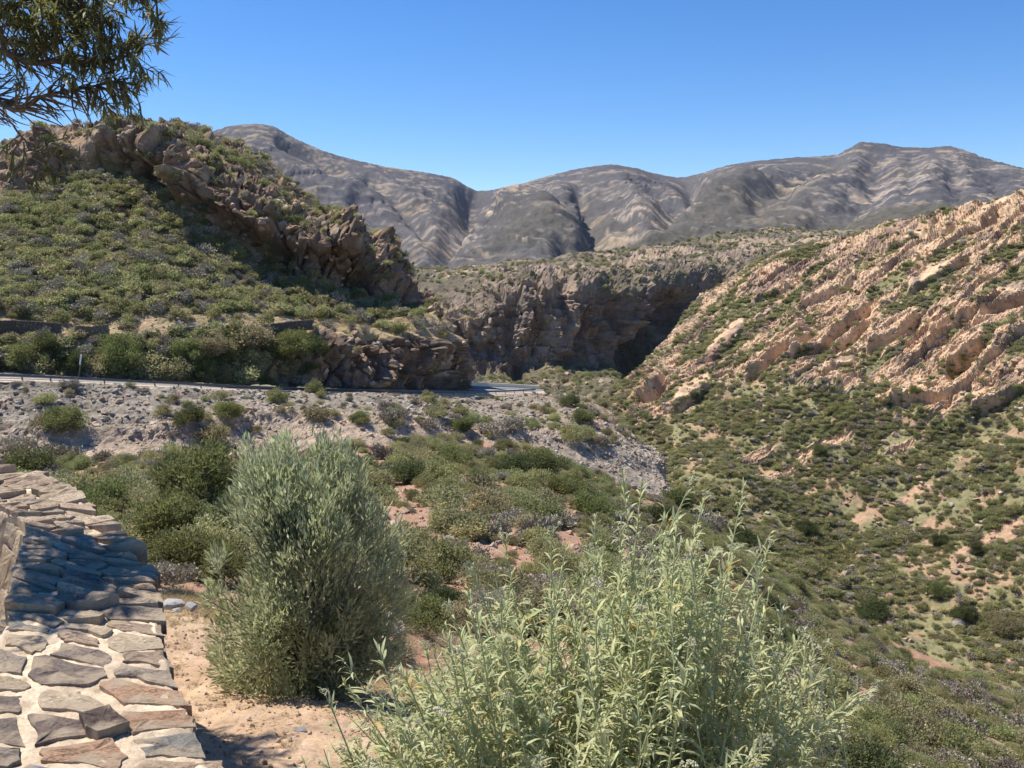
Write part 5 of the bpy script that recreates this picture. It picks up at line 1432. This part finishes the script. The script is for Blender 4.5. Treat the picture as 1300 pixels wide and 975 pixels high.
def flower_head(rng):
    Vs, Fs, off = [], [], 0
    octv = np.array([(1, 0, 0), (-1, 0, 0), (0, 1, 0), (0, -1, 0), (0, 0, 1), (0, 0, -1.)]); octf = np.array([(0, 2, 4), (2, 1, 4), (1, 3, 4), (3, 0, 4), (2, 0, 5), (1, 2, 5), (3, 1, 5), (0, 3, 5)])
    for k in range(34):
        a = rng.uniform(0, 6.28); r = .024 * math.sqrt(rng.random()); c = np.array([r * math.cos(a), r * math.sin(a), .012 * (1 - (r / .024) ** 2) + rng.normal(0, .002)])
        Vs.append(octv * rng.uniform(.0022, .0040) * np.array([1, 1, 1.3]) + c); Fs.append(octf + off); off += 6
    return np.concatenate(Vs), np.concatenate(Fs)
FH = []
for k in range(3):
    v_, f_ = flower_head(rf); FH.append(mesh_from('flower_head', v_, f_, M_FLOWER, False, np.ones((len(v_), 3)) * rf.uniform(.85, 1.1)))
for k, p in enumerate(FL):
    o = obj('flower_head', FH[k % 3], sb_root); o.location = Vector(p - base0); o.rotation_euler = (rf.uniform(-.5, .5), rf.uniform(-.5, .5), rf.uniform(0, 6)); s = rf.uniform(.6, 1.15); o.scale = (s,) * 3

# ------------------------------------------------------------------ the silvery olive bush beside the path
M_OLV = foliage_mat('silvery_olive_leaves', (.43, .455, .27), .0, .0, .42, .5, .4)
M_OST = foliage_mat('olive_twigs', (.20, .17, .13), .0, .0, .0)
ro = np.random.default_rng(77)
ob_base = drop('ground', 392, 872, 8)
olive = tag(bpy.data.objects.new('olive_bush', None), 'dense rounded silvery olive bush standing on red gravel', 'bush'); COL.objects.link(olive); olive.location = ob_base
Do = ob_base[1]
H_ = (885 - 565) / F * Do; 
def prof_r(h): return np.interp(h, [0, .08, .2, .4, .6, .75, .88, 1.0], [.84, .98, 1.06, 1.08, .96, .80, .62, .36])
RX = 103 / F * Do
ncl = 105
hh_ = ro.uniform(.04, .99, ncl) ** 1.15; aa = ro.uniform(0, 6.28, ncl); rr_ = prof_r(hh_) * RX * ro.uniform(.45, 1.06, ncl) * (1 + .06 * np.sin(aa * 3 + hh_ * 5))
lean = np.array([.02, 0, 0])
cc = np.c_[rr_ * np.cos(aa) + .02 * hh_, rr_ * np.sin(aa) * .95, hh_ * H_ * (.93 + .07 * np.sin(aa * 2 + 1))]
crad = ro.uniform(.07, .20, ncl)
# low skirts at the left foot
sk = np.array([(-.36, -.12, .10), (-.42, -.05, .16), (-.30, -.25, .08), (-.46, .0, .28), (-.38, -.2, .2)]); cc = np.concatenate([cc, sk]); crad = np.r_[crad, np.full(5, .09)]
sh_h = ro.uniform(.15, .98, 60); sh_a = ro.uniform(0, 6.28, 60)
cc = np.concatenate([cc, np.c_[prof_r(sh_h) * RX * 1.1 * np.cos(sh_a), prof_r(sh_h) * RX * 1.05 * np.sin(sh_a), sh_h * H_ * 1.02]]); crad = np.r_[crad, np.full(60, .052)]
shoot = np.array([(-.28, 0, H_ * 1.0), (-.12, .02, H_ * 1.02), (.10, 0, H_ * 1.0), (.24, .02, H_ * .99), (.30, 0, H_ * .92), (-.05, -.05, H_ * 1.03)]); cc = np.concatenate([cc, shoot]); crad = np.r_[crad, np.full(6, .06)]
nlf = 40000
k = ro.choice(len(cc), nlf, p=crad ** 2 / (crad ** 2).sum())
o3 = unit(ro.normal(size=(nlf, 3))); pos = cc[k] + o3 * crad[k][:, None] * ro.uniform(.3, 1.05, nlf)[:, None] * np.array([.85, .85, 1.25])
keep_ = pos[:, 2] > .015; pos, o3, k = pos[keep_], o3[keep_], k[keep_]; nlf = len(pos)
outw = unit(cc[k] - np.array([0, 0, H_ * .35]))
dr = unit(o3 * .55 + outw * .35 + np.array([0, 0, .75]) + ro.normal(size=(nlf, 3)) * .35)
ln = ro.uniform(.030, .060, nlf)
V, Fc = leaf_quads(pos, dr, ln, ln * .24, ro, .05)
tc_ = ro.uniform(.7, 1.25, nlf) * (.85 + .3 * ro.random(len(cc)))[k]
obj('foliage', mesh_from('olive_foliage', V, Fc, M_OLV, False, np.repeat(np.stack([tc_, tc_, tc_ * ro.uniform(.85, 1.1, nlf)], 1), 4, 0)), olive, kind='stuff')
ps, rs_ = [], []
for i in range(0, len(cc), 2):
    b = np.array([ro.normal(0, .06), ro.normal(0, .06), -.03]); ps.append(curve_pts(b, np.array([b[0] * .5 + cc[i][0] * .35, b[1] * .5 + cc[i][1] * .35, cc[i][2] * .6]), cc[i], 9)); rs_.append(np.linspace(.012, .002, 9))
v_, f_ = stem_tubes(ps, rs_); obj('stems', mesh_from('olive_stems', v_, f_, M_OST, True, np.ones((len(v_), 3))), olive)

# ------------------------------------------------------------------ the tree whose crown hangs into the picture
M_WLEAF = foliage_mat('dull_green_narrow_leaves', (.19, .20, .085), .0, .0, .45, .5, .4)
M_TBARK = flat_mat('grey_brown_bark', (.15, .115, .09), .04, .85, .35)
rt = np.random.default_rng(31)
tb = np.array([-6.4, 6.6, -.35])
tree = tag(bpy.data.objects.new('willow_wattle_tree', None), 'tree with narrow drooping leaves hanging in at the upper left corner', 'tree'); COL.objects.link(tree); tree.location = tb
bp_, br_ = [], []
def limb(pts, r0, r1, n=26, wob=.05):
    a = np.array(pts, float); t = np.r_[0, np.cumsum(np.linalg.norm(np.diff(a, axis=0), axis=1))]; p = pchip(t / t[-1], a, np.linspace(0, 1, n))
    p = p + np.c_[gnoise(p * 1.7 + 5, 3), gnoise(p * 1.7 + 9, 4), gnoise(p * 1.7 + 2, 5)] * wob
    bp_.append(p); br_.append(np.linspace(r0, r1, n)); return p
trunk = limb([tb, tb + (.1, .1, 1.0), tb + (-.1, .3, 1.9), tb + (.2, .5, 2.6)], .17, .11)
pl = lambda *a: place(*a)
j = trunk[-1]
LA = limb([j, pl(-160, 40, 7.9), pl(0, 66, 8.2), pl(40, 80, 8.3), pl(80, 76, 8.4), pl(120, 78, 8.5), pl(165, 70, 8.6)], .085, .012, 40)
LB = limb([trunk[-6], pl(-160, 150, 7.8), pl(-40, 118, 8.1), pl(0, 130, 8.2), pl(20, 138, 8.2), pl(50, 122, 8.4), pl(100, 112, 8.5), pl(150, 100, 8.6)], .07, .008, 40)
LC_ = limb([LB[18], pl(5, 150, 8.1), pl(22, 172, 8.0), pl(40, 195, 7.9), pl(55, 215, 7.8)], .02, .004, 20)
LD_ = limb([j, pl(-120, -40, 8.1), pl(0, 10, 8.4), pl(60, 0, 8.5), pl(120, 30, 8.6)], .07, .012, 34)
LE = limb([LD_[10], pl(20, -60, 8.6), pl(100, -60, 8.7), pl(160, -20, 8.7), pl(200, 30, 8.6)], .05, .006, 30)
lobe = np.array([-1.46, 3.12, .55]) + SUNV * 3.0
LF = limb([trunk[-4], (-5.6, 5.9, 2.3), (-4.9, 4.9, 2.6), lobe + (-.4, .5, 0), lobe + (.1, -.1, 0)], .07, .012, 30)
TW, LPt, LDt = [], [], []
def spray(start, end, leaves, r0=.006, droop=.10, gap=.45):
    mid = (start + end) / 2 + np.array([rt.normal(0, .06), rt.normal(0, .06), droop + rt.normal(0, .05)])
    p = curve_pts(start, mid, end, 10); bp_.append(p); br_.append(np.linspace(r0, .0035, 10))
    if leaves:
        t = rt.uniform(gap, 1.02, leaves); q = curve_pts(start, mid, end, 50); ii = np.clip((t * 49).astype(int), 0, 48)
        tan = unit(q[ii + 1] - q[ii]); d_ = unit(tan * .9 + rt.normal(size=(leaves, 3)) * .55 + np.array([0, 0, -.12]))
        LPt.append(q[ii]); LDt.append(d_)
def nearest(p, limbs):
    best = None
    for L in limbs:
        dd = np.linalg.norm(L - p, axis=1) + np.maximum(0, L[:, 0] - p[0] + .1) * 3; i = dd[6:].argmin() + 6
        if best is None or dd[i] < best[0]: best = (dd[i], L[i])
    return best[1]
limbs = [LA, LB, LD_, LE]
for x0, x1, y0, y1, n, lv in ((-60, 130, -60, 62, 120, 24), (90, 205, -50, 60, 70, 20), (70, 195, 50, 108, 50, 15), (-60, 70, 50, 105, 34, 12), (0, 170, 95, 150, 44, 4), (-60, 130, 90, 165, 110, 0), (110, 185, 100, 148, 26, 9), (20, 150, 10, 80, 40, 15)):
    for i in range(n):
        e = place(rt.uniform(x0, x1), rt.uniform(y0, y1), rt.uniform(7.9, 9.1)); st = nearest(e, limbs)
        v = e - st; L = np.linalg.norm(v)
        if L > 1.3: st = e - v / L * 1.2
        spray(st, e, lv, .009 if lv else .011, .03 if y0 > 80 else .08)
for (x0, y0), (x1, y1), lv in (((180, 48), (205, 38), 12), ((185, 50), (226, 28), 10), ((190, 48), (222, 46), 9), ((170, 70), (208, 96), 10), ((165, 80), (205, 102), 8), ((175, 20), (205, 18), 10), ((150, 100), (176, 140), 7), ((130, 130), (172, 148), 7),
                              ((110, 120), (140, 150), 6), ((50, 130), (70, 150), 0), ((170, 60), (200, 60), 8), ((120, 125), (150, 140), 6)):
    spray(place(x0, y0, 8.5), place(x1, y1, 8.5), lv, .005, .0, .35)
for (x0, y0), (x1, y1), lv in (((30, 180), (20, 215), 6), ((40, 195), (75, 225), 8), ((50, 210), (40, 235), 6), ((40, 190), (112, 205), 12), ((50, 212), (85, 222), 8), ((25, 172), (5, 190), 5), ((35, 185), (60, 190), 6), ((30, 175), (14, 235), 4), ((60, 180), (85, 175), 5)):
    spray(place(x0, y0, 7.9), place(x1, y1, 7.85), lv * 3, .007, -.02, .2)
for i in range(70):
    u = rt.normal(size=3); u /= np.linalg.norm(u); e = lobe + u * np.array([.34, .52, .20]) * rt.uniform(.5, 1.0)
    spray(LF[rt.integers(22, 30)], e, 18, .005, .03, .3)
LPt, LDt = np.concatenate(LPt), np.concatenate(LDt); nT = len(LPt)
TL = [leaf_template(4, .125, c, .15) for c in (.0, .3, .6)]
lt = rt.uniform(.09, .185, nT); pt = rt.integers(0, 3, nT); tv = rt.uniform(.6, 1.3, nT)
V, Fc, Cc = stamp(TL, pt, LPt - tb, frames(LDt, np.array([0, 0, 1.]), rt), lt, np.stack([tv * rt.uniform(.95, 1.1, nT), tv, tv * rt.uniform(.8, 1, nT)], 1))
obj('crown', mesh_from('tree_foliage', V, Fc, M_WLEAF, True, Cc), tree, kind='stuff')
v_, f_ = stem_tubes([p - tb for p in bp_[1:]], br_[1:], 6); obj('branches', mesh_from('tree_branches', v_, f_, M_TBARK, True), tree)
v_, f_ = stem_tubes([bp_[0] - tb], br_[:1], 12); obj('trunk', mesh_from('tree_trunk', v_, f_, M_TBARK, True), tree)

# ------------------------------------------------------------------ the clear mountain air
hz = new_mat('air')[0]; nt = hz.node_tree
nt.nodes.remove(nt.nodes['Principled BSDF'])
pv = nt.nodes.new('ShaderNodeVolumePrincipled'); pv.inputs['Color'].default_value = (.72, .82, 1.0, 1); pv.inputs['Density'].default_value = .000022; pv.inputs['Anisotropy'].default_value = .2
nt.links.new(pv.outputs[0], nt.nodes['Material Output'].inputs['Volume'])
zs = [float(SHEETS[k]['V'][:, 2].min()) for k in SHEETS]; zt = [float(SHEETS[k]['V'][:, 2].max()) for k in SHEETS]
xs = [v for k in SHEETS for v in (float(np.abs(SHEETS[k]['V'][:, 0]).max()),)]; ys = [float(SHEETS[k]['V'][:, 1].max()) for k in SHEETS]
z0, z1, xm, ym = min(zs) - 1, max(zt) + 6, max(xs) + 60, max(ys) + 60
obj('haze', mesh_from('haze', [(-xm, -60, z0), (xm, -60, z0), (xm, ym, z0), (-xm, ym, z0), (-xm, -60, z1), (xm, -60, z1), (xm, ym, z1), (-xm, ym, z1)],
    [[3, 2, 1, 0], [4, 5, 6, 7], [0, 1, 5, 4], [1, 2, 6, 5], [2, 3, 7, 6], [3, 0, 4, 7]], hz, False), kind='stuff')
